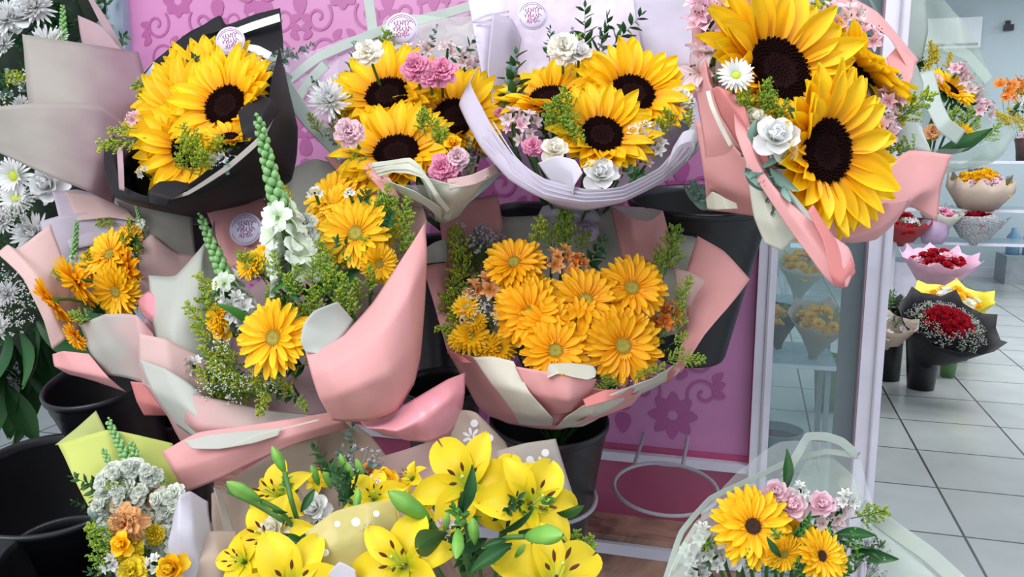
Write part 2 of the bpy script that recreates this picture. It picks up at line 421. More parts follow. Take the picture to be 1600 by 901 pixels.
def g_branch(mat, name='eucalyptus_branch', prof='coin', w=.1, ln=.2, n=12, e=35):
    def f():
        m = MB(); bx, by = U(-.2, .2), U(-.2, .2); ax = lambda t: Vector((bx*t*t, by*t*t, t))
        m.tube([ax(i/5) for i in range(6)], .01, STEM, 5, .004)
        for k in range(n):
            t = .15 + .85*k/n; sz = (1.1 - .5*t)
            M = Matrix.Translation(ax(t)) @ Matrix.Rotation(k*PI/2 + (k % 2)*PI + U(-.3, .3), 4, 'Z') @ Matrix.Rotation(U(-.4, .4), 4, 'X')
            petal(m, mat, ln*sz, w*sz, R_(e + U(-15, 15)), R_(U(-30, 10)), 0, .01, 0, cup=.2, crease=.15, prof=prof, nt=5, ns=2, M=M)
        petal(m, mat, ln*.5, w*.5, R_(80), 0, 0, 0, 1, prof=prof, nt=5, ns=2, M=Matrix.Translation((bx, by, 0)))
        return [m.mesh(name)]
    return f
KINDS = {
 'sun': (g_sunflower, 4), 'gerb': (g_gerb(GERB, GERE), 4), 'gery': (g_gerb(GERY, GERE), 3), 'gerk': (g_gerb(GERY, GERK), 3),
 'daisy': (g_daisy(WHT, EYEY), 2), 'ydaisy': (g_daisy(GERY, GERE, 3, 20, 'yellow_daisy', .1), 2), 'mum': (g_mum(WHT), 3),
 'carn': (g_carn(PNK), 2), 'lcarn': (g_carn(LPNK), 2), 'wcarn': (g_carn(CRM), 2), 'ocarn': (g_carn(PEACH, 'orange_carnation'), 2), 'ycarn': (g_carn(LIL, 'yellow_carnation'), 1),
 'rose': (g_rose(CRM), 2), 'wrose': (g_rose(WHT), 2), 'prose': (g_rose(LPNK), 1), 'rrose': (g_rose(RED), 2), 'yrose': (g_rose(GERY), 1),
 'als': (g_als(ALS), 3), 'wals': (g_als(WHT), 3), 'pals': (g_als(LPNK), 2), 'oals': (g_als(PEACH), 2), 'orals': (g_als(ORN), 1),
 'flo': (g_carn(SNW, 'snapdragon_floret'), 2), 'lily': (g_lily, 4), 'bud': (g_bud, 1), 'leaf': (g_bigleaf(DKLEAF), 3), 'eleaf': (g_bigleaf(EUC, .2, 'eucalyptus_leaf'), 3), 'fleaf': (g_bigleaf(LEAF, .2), 3), 'lleaf': (g_bigleaf(DKLEAF, .09, 'long_leaf'), 2),
 'snap': (g_snap, 3), 'gold': (g_sprig(GOLDR, GRNR), 4), 'green': (g_sprig(GRNR, GOLDR, 'green_filler_sprig', .42), 3), 'yel': (g_sprig(YELR, GOLDR, 'yellow_filler_sprig', .3), 2),
 'gyp': (g_gyp(GYP), 3), 'lav': (g_gyp(GYPD, 'lavender_filler_sprig'), 2), 'euc': (g_branch(EUC), 3),
 'rus': (g_branch(DKLEAF, 'leafy_branch', 'leaf', .07, .3, 14), 3), 'frus': (g_branch(LEAF, 'leafy_branch', 'leaf', .06, .26, 14), 2),
}
SPIKE = {'eleaf', 'snap', 'gold', 'green', 'yel', 'gyp', 'lav', 'euc', 'rus', 'frus', 'leaf', 'fleaf', 'lleaf'}

# ------------------------------------------------------------------ paper
def grad_mat(name, c1, c2):
    m, nt, out = new_mat(name); uv = nt.nodes.new('ShaderNodeUVMap'); sp = nt.nodes.new('ShaderNodeSeparateXYZ'); L(nt, uv.outputs[0], sp.inputs[0])
    n = nt.nodes.new('ShaderNodeTexNoise'); n.inputs['Scale'].default_value = 3; L(nt, uv.outputs[0], n.inputs[0])
    ad = nt.nodes.new('ShaderNodeMath'); ad.operation = 'MULTIPLY_ADD'; ad.inputs[1].default_value = .5; L(nt, n.outputs['Fac'], ad.inputs[0]); L(nt, sp.outputs['X'], ad.inputs[2])
    r = nt.nodes.new('ShaderNodeValToRGB'); r.color_ramp.elements[0].color = (*hexc(c1), 1); r.color_ramp.elements[1].color = (*hexc(c2), 1)
    r.color_ramp.elements[0].position = .4; r.color_ramp.elements[1].position = 1.15 if 0 else 1.0; L(nt, ad.outputs[0], r.inputs[0])
    p = nt.nodes.new('ShaderNodeBsdfPrincipled'); p.inputs['Roughness'].default_value = .5; p.inputs['Specular IOR Level'].default_value = .3; L(nt, r.outputs[0], p.inputs['Base Color'])
    t = nt.nodes.new('ShaderNodeBsdfTranslucent'); L(nt, r.outputs[0], t.inputs[0]); mx = nt.nodes.new('ShaderNodeMixShader'); mx.inputs[0].default_value = .22
    L(nt, p.outputs[0], mx.inputs[1]); L(nt, t.outputs[0], mx.inputs[2]); L(nt, mx.outputs[0], out.inputs[0]); MATS[name] = m; return m
BM = grad_mat('beige to mauve paper', '#957482', '#aaa39c'); PG = grad_mat('pink to grey paper', '#d4a0a2', '#b9b5ae'); GP = grad_mat('grey to pink paper', '#bdbab2', '#d6a3a4')
TEN = .45
def cr(p0, p1, p2, p3, t):
    m1 = (p2-p0)*.5*TEN + (p2-p1)*(1-TEN); m2 = (p3-p1)*.5*TEN + (p2-p1)*(1-TEN); t2 = t*t; t3 = t2*t
    return p1*(2*t3-3*t2+1) + m1*(t3-2*t2+t) + p2*(3*t2-2*t3) + m2*(t3-t2)
def cr_(p0, p1, p2, p3, t):
    return .5 * ((2*p1) + (p2-p0)*t + (2*p0-5*p1+4*p2-p3)*t*t + (3*p1-p0-3*p2+p3)*t*t*t)
def resample(pts, n):
    N = len(pts); out = []
    for i in range(n + 1):
        x = i/n*(N-1); k = min(N-2, int(x)); t = x-k
        p1, p2 = pts[k], pts[k+1]; p0 = pts[k-1] if k else p1*2-p2; p3 = pts[k+2] if k+2 < N else p2*2-p1
        out.append(cr(p0, p1, p2, p3, t))
    return out
def surf(rows, nu=None, nv=None, crinkle=.004, seed=0):
    V = [[P(*q) if not isinstance(q, Vector) else q for q in r] for r in rows]
    nu = nu or max(14, (max(len(r) for r in V)-1)*8); nv = nv or max(12, (len(V)-1)*8)
    R1 = [resample(r, nu) for r in V]; cols = [resample([R1[i][j] for i in range(len(R1))], nv) for j in range(nu+1)]
    G = [[cols[j][i] for j in range(nu+1)] for i in range(nv+1)]
    if crinkle:
        sd = Vector((seed*3.7, seed*1.3, 0))
        for r in G:
            for p in r:
                q_ = p*6.5 + sd; p += -F * (noise.noise(p*9 + sd) * crinkle * 1.8 + abs(noise.noise(Vector((q_.x*2.2+q_.z*1.5, q_.z*.7-q_.x*.5, q_.y)))) * crinkle * 1.8 + abs(noise.noise(p*24 + sd)) * crinkle*.7)
    return G
_sh = [0]
class Bouquet:
    def __init__(s, name, label, hub, cat='bouquet', group=None):
        s.hub = P(*hub) if not isinstance(hub, Vector) else hub; s.root = thing(name, label, cat, s.hub, group)
    def sheet(s, rows, A, B=None, name='paper_wrap', crinkle=.004, nu=None, nv=None, parent=None, label=None, thick=.0007, smooth=True):
        _sh[0] += 1
        G = surf(rows, nu, nv, crinkle, _sh[0]); m = MB()
        nu_ = len(G[0]) - 1
        # orient: side A towards the viewer
        n = Vector()
        for i in range(len(G)-1):
            for j in range(nu_): n += (G[i][j+1]-G[i][j]).cross(G[i+1][j]-G[i][j])
        if n.dot(-F) < 0: G = [r[::-1] for r in G]
        m.grid(G, A)
        o = m.obj(name, parent or s.root, label=label)
        if B is not None and B is not A:
            o.data.materials.append(B)
            md = o.modifiers.new('thickness', 'SOLIDIFY'); md.thickness = thick; md.offset = -1; md.material_offset = 1; md.material_offset_rim = 0
        elif thick and A not in (FILM, FILMG, FILMW):
            md = o.modifiers.new('thickness', 'SOLIDIFY'); md.thickness = thick; md.offset = -1
        return o
    def fl(s, kind, px, py, d, rpx, f, stem=True, roll=None, label=None, extra=True, bias=None):
        """a flower (rpx = radius in px) or a spike (rpx = length in px) with local +Z along f"""
        fn, nv = KINDS[kind]; me = cached(kind, nv, fn)
        loc = P(px, py, d); sc_ = rpx * d / FPX
        o = bpy.data.objects.new(me[0].name.split('.')[0], me[0]); COL.objects.link(o)
        z = D(*f)
        if kind == 'sun' and roll is None:
            bv = bias or (f[0], f[1]); v = RT*bv[0] + UP*bv[1]; v = v - z*v.dot(z); q_ = z.to_track_quat('Z', 'Y'); roll = math.atan2(v.dot(q_ @ Vector((0, 1, 0))), v.dot(q_ @ Vector((1, 0, 0))))
        M = place(o, loc, z, sc_, U(0, 6.28) if roll is None else roll, s.root)
        if label: o['label'] = label
        for k in me[1:]:
            if not extra and k.name.startswith(('calyx',)): continue
            c = bpy.data.objects.new(k.name.split('.')[0], k); COL.objects.link(c); c.parent = o
        if stem and kind not in SPIKE and kind != 'bud':
            Mi = M.inverted(); h = Mi @ s.hub; q = Vector((0, 0, -.12 if kind not in SPIKE else 0.0))
            ln = (h - q).length; c1 = q + Vector((0, 0, -ln*(.2 if kind not in SPIKE else .05))) + (h-q)*.15; pts = []
            for i in range(9):
                t = i/8 * .97; pts.append(q*(1-t)**2 + c1*2*t*(1-t) + h*t*t)
            m = MB(); m.tube(pts, .0024/sc_ if kind != 'sun' else .004/sc_, STEM, 5); c = m.obj('stem'); c.parent = o
        return o
    def bit(s, kind, a, b, **k):
        """spike from pixel point a=(px,py,d) to tip b"""
        pa, pb = P(*a), P(*b); v = pb - pa; z = v.normalized(); rp = v.length * FPX / a[2]
        return s.fl(kind, a[0], a[1], a[2], rp, (z.dot(RT), z.dot(UP), -z.dot(F)), **k)
    def fill(s, kinds, pts, d, ln, jit=12, f=(0, .6, .8), n=1):
        for (x, y) in pts:
            for _ in range(n):
                s.fl(rnd.choice(kinds), x + U(-jit, jit), y + U(-jit, jit), d + U(-.02, .02), ln*U(.8, 1.2), (f[0]+U(-.6, .6), f[1]+U(-.4, .4), f[2]), stem=False)
    def sticker(s, px, py, d, rpx, f=(0, .1, 1), roll=0):
        r = rpx*d/FPX; m = MB(); m.lathe([(r, 0), (r, .0008), (.0001, .0008)], STICK, 32)
        for rr, a0, a1 in ((.86, .2, PI-.2), (.74, .5, PI-.5), (.86, PI+.3, 2*PI-.3)):
            m.tube([Vector((rr*r*math.cos(a0+(a1-a0)*i/16), rr*r*math.sin(a0+(a1-a0)*i/16), .0009)) for i in range(17)], r*.02, TINK, 4)
        q = random.Random(3)
        for ln_, (yy, w) in enumerate(((.32, .5), (-.05, .55), (-.4, .4))):   # three lines of joined-up script
            pts = []
            for i in range(60):
                t = i/59; am = .17 if (i//9) % 3 else .1
                pts.append(Vector(((-w + 2*w*t + .05*math.sin(t*40))*r, (yy + am*math.sin(t*34+ln_*2) + .08*t)*r, .0009)))
            m.tube(pts, r*.028, TINK, 4)
        o = m.obj('sticker'); z = D(*f)
        M = Matrix.Translation(P(px, py, d)) @ (Matrix((RT - z*RT.dot(z), z.cross(RT), z)).transposed().normalized().to_4x4()) @ Matrix.Rotation(roll, 4, 'Z')
        o.parent = s.root; o.matrix_parent_inverse = root_inv(s.root); o.matrix_basis = M
        return o
# ------------------------------------------------------------------ the room
TILE = None
def tile_mat():
    m, nt, out = new_mat('floor tiles')
    p = nt.nodes.new('ShaderNodeBsdfPrincipled'); p.inputs['Roughness'].default_value = .22
    tc = nt.nodes.new('ShaderNodeTexCoord'); mp = nt.nodes.new('ShaderNodeMapping'); mp.inputs['Location'].default_value = (.13, .07, 0)
    b = nt.nodes.new('ShaderNodeTexBrick'); b.offset = 0; b.squash = 1
    for k, v in (('Scale', 1), ('Mortar Size', .006), ('Mortar Smooth', .2), ('Brick Width', .5), ('Row Height', .5), ('Bias', 0)): b.inputs[k].default_value = v
    b.inputs['Color1'].default_value = (*hexc('#b9bdbb'), 1); b.inputs['Color2'].default_value = (*hexc('#c3c7c6'), 1); b.inputs['Mortar'].default_value = (*hexc('#4a4c4c'), 1)
    n = nt.nodes.new('ShaderNodeTexNoise'); n.inputs['Scale'].default_value = 5; n.inputs['Detail'].default_value = 5
    mx = nt.nodes.new('ShaderNodeMixRGB'); mx.blend_type = 'MULTIPLY'; mx.inputs[0].default_value = .25
    L(nt, tc.outputs['Object'], mp.inputs[0]); L(nt, mp.outputs[0], b.inputs['Vector']); L(nt, tc.outputs['Object'], n.inputs['Vector'])
    L(nt, b.outputs['Color'], mx.inputs[1]); L(nt, n.outputs['Fac'], mx.inputs[2]); L(nt, mx.outputs[0], p.inputs['Base Color']); L(nt, p.outputs[0], out.inputs[0])
    return m
def marble_mat():
    m, nt, out = new_mat('brown marble')
    p = nt.nodes.new('ShaderNodeBsdfPrincipled'); p.inputs['Roughness'].default_value = .25
    tc = nt.nodes.new('ShaderNodeTexCoord'); n = nt.nodes.new('ShaderNodeTexNoise'); n.inputs['Scale'].default_value = 9; n.inputs['Detail'].default_value = 8; n.inputs['Distortion'].default_value = 1.5
    r = nt.nodes.new('ShaderNodeValToRGB'); r.color_ramp.elements[0].position = .32; r.color_ramp.elements[0].color = (*hexc('#6a5049'), 1)
    r.color_ramp.elements[1].position = .7; r.color_ramp.elements[1].color = (*hexc('#c49a82'), 1)
    L(nt, tc.outputs['Object'], n.inputs[0]); L(nt, n.outputs['Fac'], r.inputs[0]); L(nt, r.outputs[0], p.inputs['Base Color']); L(nt, p.outputs[0], out.inputs[0])
    return m
WALL = simple('wall paint', '#bccbd1', .7, var=.02, scale=1)
CEIL = simple('ceiling paint', '#a9a9ad', .8, var=.02, scale=1)
FRAMEM = simple('white painted metal', '#cfcbd9', .35, var=.07, scale=12)
FRAMEB = simple('blue grey metal', '#96a2b4', .35, var=.05)
MAUVEF = simple('shaded mauve side', '#8d7580', .4, var=.05)  # shade on the upright's inner side, put into the colour
PANP = simple('pink panel', '#c27eae', .35, var=.07, scale=3)
PANO = simple('pink panel ornament', '#a8558f', .35, var=.05, scale=3)
DPINK = simple('deep pink edge', '#b0456f', .4, var=.1)
MAROON = simple('deep pink board', '#a4506e', .18, var=.12, scale=6)
WIRE = simple('grey wire', '#a7a5ab', .35, var=.05)
MARB = marble_mat()
X0, Y0 = -6.0, -1.5
m = MB(); m.poly([Vector(p) for p in ((X0, Y0, 0), (7, Y0, 0), (7, 11.2, 0), (X0, 11.2, 0))], tile_mat()); struct(m.obj('floor', smooth=False))
m = MB(); m.box(X0, 11.1, 0, 7, 11.25, 3.3, WALL); struct(m.obj('wall_back', smooth=False))
m = MB(); m.box(X0-.15, 3, 0, X0, 11.2, 3.3, WALL); struct(m.obj('wall_left', smooth=False))
m = MB(); m.box(X0, 3.2, 3.3, 7, 11.25, 3.4, CEIL); struct(m.obj('ceiling', smooth=False))
m = MB(); m.box(X0, 11.08, 0, 7, 11.1, .1, FRAMEM); struct(m.obj('baseboard_back', smooth=False))

# ------------------------------------------------------------------ flower stand (axis along room X)
def stand_pt(px, py, off=0.0):
    """point of the stand's front plane under a pixel; off = how far in front of it"""
    n = Vector((0, 1, 0)); q0 = P(1170, 600, 1.62); q0.y -= off
    d = P(px, py, 1) - CAM; t = (q0 - CAM).dot(n) / d.dot(n); return CAM + d * t
YS = stand_pt(1170, 600).y
a = stand_pt(203, 40); b = stand_pt(1168, 712)
xl, xr, zb = a.x, b.x, b.z
zt = 2.05
st = thing('flower_stand', 'tall pink patterned display stand with white metal frame and wire bucket rings', 'display stand', Vector(((xl+xr)/2, YS, 0)))
def ornament(m, z0, y):
    """pale damask: scrolls, rosettes and leaves laid on the panel surface"""
    cnt = [0]
    def pt(x, z): return Vector((x, y - (cnt[0] % 40)*.00004, z))
    def blobp(cx, cz, L_, W_, a, n=10):
        c, s = math.cos(a), math.sin(a); cnt[0] += 1
        m.poly([pt(cx + c*L_*u - s*W_*v, cz + s*L_*u + c*W_*v) for u, v in [(.5 + .5*math.cos(2*PI*i/n), .5*math.sin(2*PI*i/n)*(1.2 - .5*math.cos(2*PI*i/n))) for i in range(n)]], PANO)
    def strip(pts, w):
        cnt[0] += 1
        rows = [[], []]
        for i, p in enumerate(pts):
            t = (pts[min(i+1, len(pts)-1)] - pts[max(i-1, 0)]).normalized(); nn = Vector((-t.z, 0, t.x)); rows[0].append(p + nn*w); rows[1].append(p - nn*w)
        m.grid(rows, PANO)
    W, H = .2, .17; ok = lambda x, z, r: xl + r < x < xr - r and zb + r < z < zt - r
    for iz in range(int((zt-zb)/H) + 2):
        for ix in range(int((xr-xl)/W) + 2):
            cx = xl + .03 + (ix + .5*(iz % 2)) * W; cz = zb + .07 + iz*H; big = (ix + iz) % 2 == 0
            if ok(cx, cz, .05):
                for q in range(8): blobp(cx + .01*math.cos(q*PI/4), cz + .01*math.sin(q*PI/4), .04 if big else .028, .022, q*PI/4)
            for sx in (-1, 1):
                for sy in (-1, 1):
                    ux, uz = cx + sx*.058, cz + sy*.05
                    if not ok(ux, uz, .042): continue
                    strip([pt(ux + sx*(.004 + .03*t)*math.cos(8.2*t + 2), uz + sy*(.004 + .03*t)*math.sin(8.2*t + 2)) for t in [k/26 for k in range(27)]], .0028)
                    for q in range(3): blobp(ux + sx*.018, uz + sy*(.026 - .012*q), .026, .014, math.atan2(sy*(1-.6*q), sx))
            if ok(cx + W/2, cz, .05):
                for ud in (-1, 1): blobp(cx + W/2, cz + ud*.002 + .0, .045, .026, ud*PI/2)
                pass
m = MB(); m.box(xl, YS, zb, xr, YS+.02, zt, PANP); ornament(m, zb, YS - .0006)
m.obj('patterned_panel', st, smooth=False)
m = MB(); m.box(xr, YS-.004, zb, xr+.014, YS+.02, zt, DPINK); m.box(xl, YS-.004, zb-.012, xr+.014, YS+.02, zb, DPINK); m.obj('panel_edge', st, smooth=False)
def post(x0, x1, z0, z1, y0, y1, mat, name='post'):
    m = MB(); m.box(x0, y0, z0, x1, y1, z1, mat); 
    o = m.obj(name, st, smooth=False); bv = o.modifiers.new('b', 'BEVEL'); bv.width = .003; bv.segments = 2; return o
pw = stand_pt(1176, 600).x; pe = stand_pt(1204, 600).x
post(pw, pe, 0, zt, YS-.03, YS+.02, FRAMEM)
post((pw+pe)/2 + .001, (pw+pe)/2+.005, .02, zt-.02, YS-.034, YS-.028, WIRE, 'post_seam')
post(stand_pt(178, 40).x, xl, 0, zt, YS-.02, YS+.03, FRAMEB)
z1 = stand_pt(1100, 728).z
post(xl, pw, z1, zb-.012, YS-.02, YS+.02, FRAMEM, 'cross_rail')
z2 = stand_pt(1000, 806).z
m = MB(); m.box(xl, YS-.002, z2, pw, YS+.012, z1, MAROON); m.obj('lower_board', st, smooth=False)
ys2 = YS - .1
def zat(px, py, y):
    d = P(px, py, 1) - CAM; return (CAM + d * ((y - CAM.y)/d.y)).z
z3 = zat(1000, 852, ys2)
m = MB(); m.box(xl, ys2, z3, pw, YS, z2 + 0.0, MARB)
m.box(xl, ys2-.001, .35, pw, YS-.03, z3-.02, MARB); m.obj('marble_ledge', st, smooth=False)
post(xl, pw, z3-.02, z3+.002, ys2-.012, ys2+.004, FRAMEM, 'cross_rail')
def ring(c, r, tilt=7):
    Rm = Matrix.Translation(c) @ Matrix.Rotation(YAW, 4, 'Z') @ Matrix.Rotation(R_(tilt), 4, 'X')
    m = MB(); pts = [Rm @ Vector((r*math.cos(2*PI*i/40), r*math.sin(2*PI*i/40), 0)) for i in range(41)]
    m.tube(pts, .0035, WIRE, 8)
    for sx in (-.5, .5):
        p = Rm @ Vector((sx*r, r*.86, 0)); m.tube([p, Vector((p.x, YS+.005, p.z+.01))], .0035, WIRE, 6)
    m.obj('bucket_ring', st)
ring(P(1040, 762, 1.47), 80*1.47/FPX)

# side cabinet: white upright, its side's shade put into mauve, and the glass between the posts
gx = stand_pt(1336, 600).x; gx2 = stand_pt(1374, 600).x
cab = thing('glass_cabinet', 'glass panelled end of the display with a white upright and shaded mauve inner side', 'cabinet', Vector((gx, YS, 0)))
def cpart(x0, y0, z0, x1, y1, z1, mat, name):
    m = MB(); m.box(x0, y0, z0, x1, y1, z1, mat); o = m.obj(name, cab, smooth=False); bv = o.modifiers.new('b', 'BEVEL'); bv.width = .003; return o
cpart(gx+.003, YS-.03, 0, gx2, YS+.03, zt, FRAMEM, 'upright')
cpart(gx+(gx2-gx)*.62, YS-.036, .01, gx+(gx2-gx)*.68, YS-.029, zt-.01, WIRE, 'upright_groove')
cpart(gx, YS-.028, 0, gx+.006, YS+.33, zt, MAUVEF, 'side_panel')
GLASS = film_mat('cabinet glass', '#d5e2e4', .1, .03)
GLASS2 = film_mat('shelf glass', '#cfe0e6', .3, .05)
m = MB(); m.box(pe, YS-.004, .02, gx, YS+.002, zt, GLASS); m.obj('glass_pane', cab, smooth=False)

# ------------------------------------------------------------------ buckets
def bucket(label, px, py, d, rpx, h, rb=.62, tilt=8, group='black plastic flower buckets', name='flower_bucket', mat=None, lean=0, taper_in=True):
    c = P(px, py, d); r = rpx*d/FPX; mat = mat or BLK
    ax = (Vector((0, 0, 1)) * math.cos(R_(tilt)) - _h * math.sin(R_(tilt)) + RT*math.sin(R_(lean))).normalized()
    base = c - ax*h
    t = thing(name, label, 'bucket', base, group)
    q = ax.to_track_quat('Z', 'Y').to_matrix().to_4x4(); M = Matrix.Translation(base) @ q
    m = MB(); m.lathe([(.001, .0), (r*rb*.96, .0), (r*rb, .006), (r*.97, h-.03), (r*.985, h-.028), (r*.985, h-.012), (r*1.0, h-.01)], mat, 48, M); m.obj('bucket_body', t)
    m = MB(); m.lathe([(r*1.0, h-.01), (r*1.04, h-.008), (r*1.045, h), (r*1.02, h+.003), (r*.98, h+.001), (r*.96, h-.01)], mat, 48, M); m.obj('rim', t)
    m = MB(); m.lathe([(r*.965, h-.008), (r*rb*.95, .012), (.001, .012)], BLKIN, 48, M); m.obj('bucket_inside', t)
    return t
bucket('large black flower bucket hanging upper right below the big sunflower bouquet', 1093, 312, 1.42, 107, .285, .56, 9)
bucket('black flower bucket below the white wrapped sunflower bouquet', 835, 330, 1.52, 66, .27, .6, 8)
bucket('black bucket under the orange gerbera bouquet, just left of the empty ring', 858, 655, 1.36, 90, .26, .62, 7)
bucket('black bucket between the two large gerbera bouquets', 690, 600, 1.5, 62, .27, .62, 8)
bucket('black bucket behind the pink bouquet with snapdragons, at its top', 690, 380, 1.62, 60, .27, .7, 8)
bucket('black bucket behind the pale pink bouquet and the snapdragons', 290, 340, 1.62, 62, .28, .8, 8)
bucket('black bucket at left under the pale pink gerbera bouquet', 158, 592, 1.38, 84, .24, .62, 14, lean=-6)
bucket('black bucket in shadow right of the left bucket', 272, 640, 1.5, 56, .24, .62, 12)
bucket('large black tub at the lower left edge', 78, 752, 1.25, 128, .3, .75, 14, lean=6)
bucket('dark bucket at the bottom left corner nearest the viewer', 112, 880, 1.12, 105, .2, .75, 16, lean=10)
ring(P(855, 775, 1.36), 76*1.36/FPX, 9)

# ------------------------------------------------------------------ light
w = bpy.data.worlds.new('world'); sc.world = w; w.use_nodes = True
bg = w.node_tree.nodes['Background']; bg.inputs[0].default_value = (.80, .90, 1.0, 1); bg.inputs[1].default_value = .88
def area(name, loc, look, size, power, col=(1, 1, 1)):
    l = bpy.data.lights.new(name, 'AREA'); l.energy = power; l.size = size; l.color = col
    o = bpy.data.objects.new(name, l); COL.objects.link(o); o.location = loc
    o.rotation_euler = (Vector(look) - Vector(loc)).to_track_quat('-Z', 'Y').to_euler()
area('shopfront_light', (-1.6, -1.6, 3.2), (0, 1.5, 1.1), 2.2, 100, (1, .98, .95))
area('overhead_light', (.6, .6, 3.4), (.2, 1.5, 1.0), 1.2, 34, (.96, .98, 1))
area('ceiling_light', (2.5, 7, 3.25), (2.5, 7, 0), 3.0, 150, (.93, .97, 1))
area('ceiling_light_far', (5.2, 9.5, 3.25), (5.2, 9.5, 0), 2.0, 80, (.93, .97, 1))
area('back_wall_fill', (.8, 5.0, 3.1), (3.0, 11.1, 1.8), 2.0, 75, (.93, .97, 1))  # added fill that brightens the back wall, not a lamp of the shop
sc.view_settings.view_transform = 'Standard'; sc.view_settings.look = 'None'; sc.view_settings.exposure = 0.0

def bench(x0p, x1p, z, dn, df, label):
    a = P(x0p, 800, dn); b = P(x1p, 800, dn); t = thing('display_bench', label, 'bench', Vector(((a.x+b.x)/2, a.y+.1, 0)))
    q = (b - a); q.z = 0; n = _h*(df-dn); a.z = b.z = z
    m = MB(); m.poly([a, b, b+n, a+n], MAROON); m.poly([v - Vector((0, 0, .03)) for v in (a, a+n, b+n, b)], MAROON)
    for u, v in ((a, b), (b, b+n), (b+n, a+n), (a+n, a)): m.poly([u, u-Vector((0, 0, .03)), v-Vector((0, 0, .03)), v], MAROON)
    m.obj('bench_top', t, smooth=False)
    for k in (a+q*.04+n*.1, b-q*.04+n*.1, b-q*.04+n*.9, a+q*.04+n*.9): m = MB(); m.tube([k - Vector((0, 0, .03)), Vector((k.x, k.y, 0))], .014, WIRE, 8); m.obj('leg', t)
zb1 = min(v.z for v in (P(78, 752, 1.25) - Vector((0, 0, .3)),)) - .01
bench(-120, 330, zb1 - .02, 1.0, 1.5, 'low dark bench under the two big black tubs at the lower left')
zb2 = .5
bench(330, 1500, zb2, .8, 1.25, 'low bench below the lily bouquets and the film wrapped gerbera bouquet')
for lab, hp, rp in (('black bucket holding the film wrapped bouquet at the bottom right', (1230, 1080, 1.02), 100), ('black bucket under the left lily bouquet', (470, 1040, 1.05), 90), ('black bucket under the lily bouquet with white flower print', (760, 1040, 1.05), 90)):
    c_ = P(*hp); bucket(lab, *hp, rp, c_.z - zb2 - .004, .7, 0)
# ================================================================== A: black wrapped sunflowers (top left)
B = Bouquet('sunflower_bouquet', 'sunflower bouquet in black paper with white stripe and a large beige sheet at its left', (300, 330, 1.5))
B.sheet([[(38,55,1.33),(128,67,1.35),(218,82,1.38)],[(45,150,1.31),(140,160,1.3),(235,150,1.36)],[(60,235,1.3),(140,250,1.29),(215,240,1.33)]], BM, MAUVE, 'outer_paper')
B.sheet([[(-30,172,1.28),(70,160,1.27),(160,165,1.27),(225,215,1.3)],[(-30,215,1.29),(70,225,1.27),(150,245,1.27),(195,255,1.3)],[(-30,225,1.3),(70,272,1.27),(140,300,1.28),(178,318,1.32)]], BM, MAUVE, 'outer_paper')
B.sheet([[(122,24,1.4),(160,42,1.4),(190,78,1.4)],[(126,50,1.4),(160,70,1.4),(215,95,1.4)],[(130,72,1.4),(170,88,1.4),(225,115,1.4)]], MAUVE, BEIGE, 'outer_paper')
B.sheet([[(138,-2,1.43),(146,-2,1.43)],[(150,24,1.43),(168,32,1.43)],[(168,60,1.43),(196,84,1.43)]], MAUVE, BEIGE, 'outer_paper')
bk = B.sheet([[(207,134,1.42),(245,92,1.44),(300,50,1.46),(345,26,1.46),(356,40,1.46),(400,22,1.46),(438,13,1.44)],
         [(222,160,1.38),(262,130,1.4),(310,100,1.42),(345,80,1.42),(375,75,1.42),(410,62,1.42),(442,60,1.41)],
         [(250,250,1.36),(280,200,1.37),(320,160,1.38),(350,130,1.38),(380,120,1.38),(415,110,1.38),(444,92,1.38)]], BLACKP, None, 'paper_wrap')
B.sheet([[(352,50,1.435),(395,34,1.43),(436,21,1.415)],[(355,61,1.42),(397,46,1.415),(438,33,1.40)]], WHITES, None, 'white_stripe', crinkle=0)
B.sheet([[(241,97,1.40),(228,114,1.40),(213,134,1.39)],[(253,106,1.39),(238,126,1.39),(222,144,1.38)]], WHITES, None, 'white_stripe', crinkle=0)
B.sheet([[(345,30,1.44),(322,38,1.44),(311,42,1.44)],[(350,46,1.43),(330,52,1.43),(316,54,1.43)]], BLACKP, None, 'paper_fold', crinkle=0)
B.sheet([[(390,70,1.36),(405,72,1.35),(425,82,1.34)],[(386,78,1.36),(400,86,1.35),(420,94,1.34)]], WHITES, None, 'white_stripe')
B.sheet([[(178,190,1.3),(178,240,1.25),(192,288,1.2),(235,308,1.16),(290,290,1.13),(345,250,1.12),(398,205,1.14),(420,160,1.2),(436,70,1.32)],
         [(166,200,1.3),(164,255,1.25),(178,304,1.2),(238,320,1.17),(300,308,1.14),(370,275,1.14),(425,235,1.16),(442,180,1.22),(440,95,1.34)],
         [(172,230,1.33),(172,270,1.3),(190,312,1.26),(245,328,1.23),(315,326,1.22),(395,310,1.22),(455,280,1.25),(466,200,1.3),(446,120,1.38)],
         [(230,300,1.42),(240,310,1.42),(260,325,1.42),(280,335,1.42),(320,340,1.42),(370,330,1.42),(430,300,1.42),(440,240,1.42),(430,180,1.44)]], BLACKP, None, 'paper_wrap')
B.sheet([[(238,314,1.14),(292,299,1.115),(352,259,1.105),(405,212,1.125),(428,165,1.19)],[(240,318,1.14),(295,304,1.115),(358,265,1.105),(412,217,1.125),(436,166,1.19)]], BEIGE, None, 'paper_trim', crinkle=0)
B.sheet([[(372,175,1.14),(388,160,1.16),(405,148,1.18)],[(378,205,1.12),(405,185,1.13),(425,155,1.17)],[(384,228,1.12),(412,208,1.13),(440,170,1.18)]], BLACKP, None, 'paper_fold')
B.sheet([[(235,318,1.12),(232,300,1.12),(250,284,1.13),(275,282,1.14)],[(262,325,1.12),(268,310,1.11),(290,298,1.12),(320,292,1.13)]], BLACKP, None, 'paper_fold')
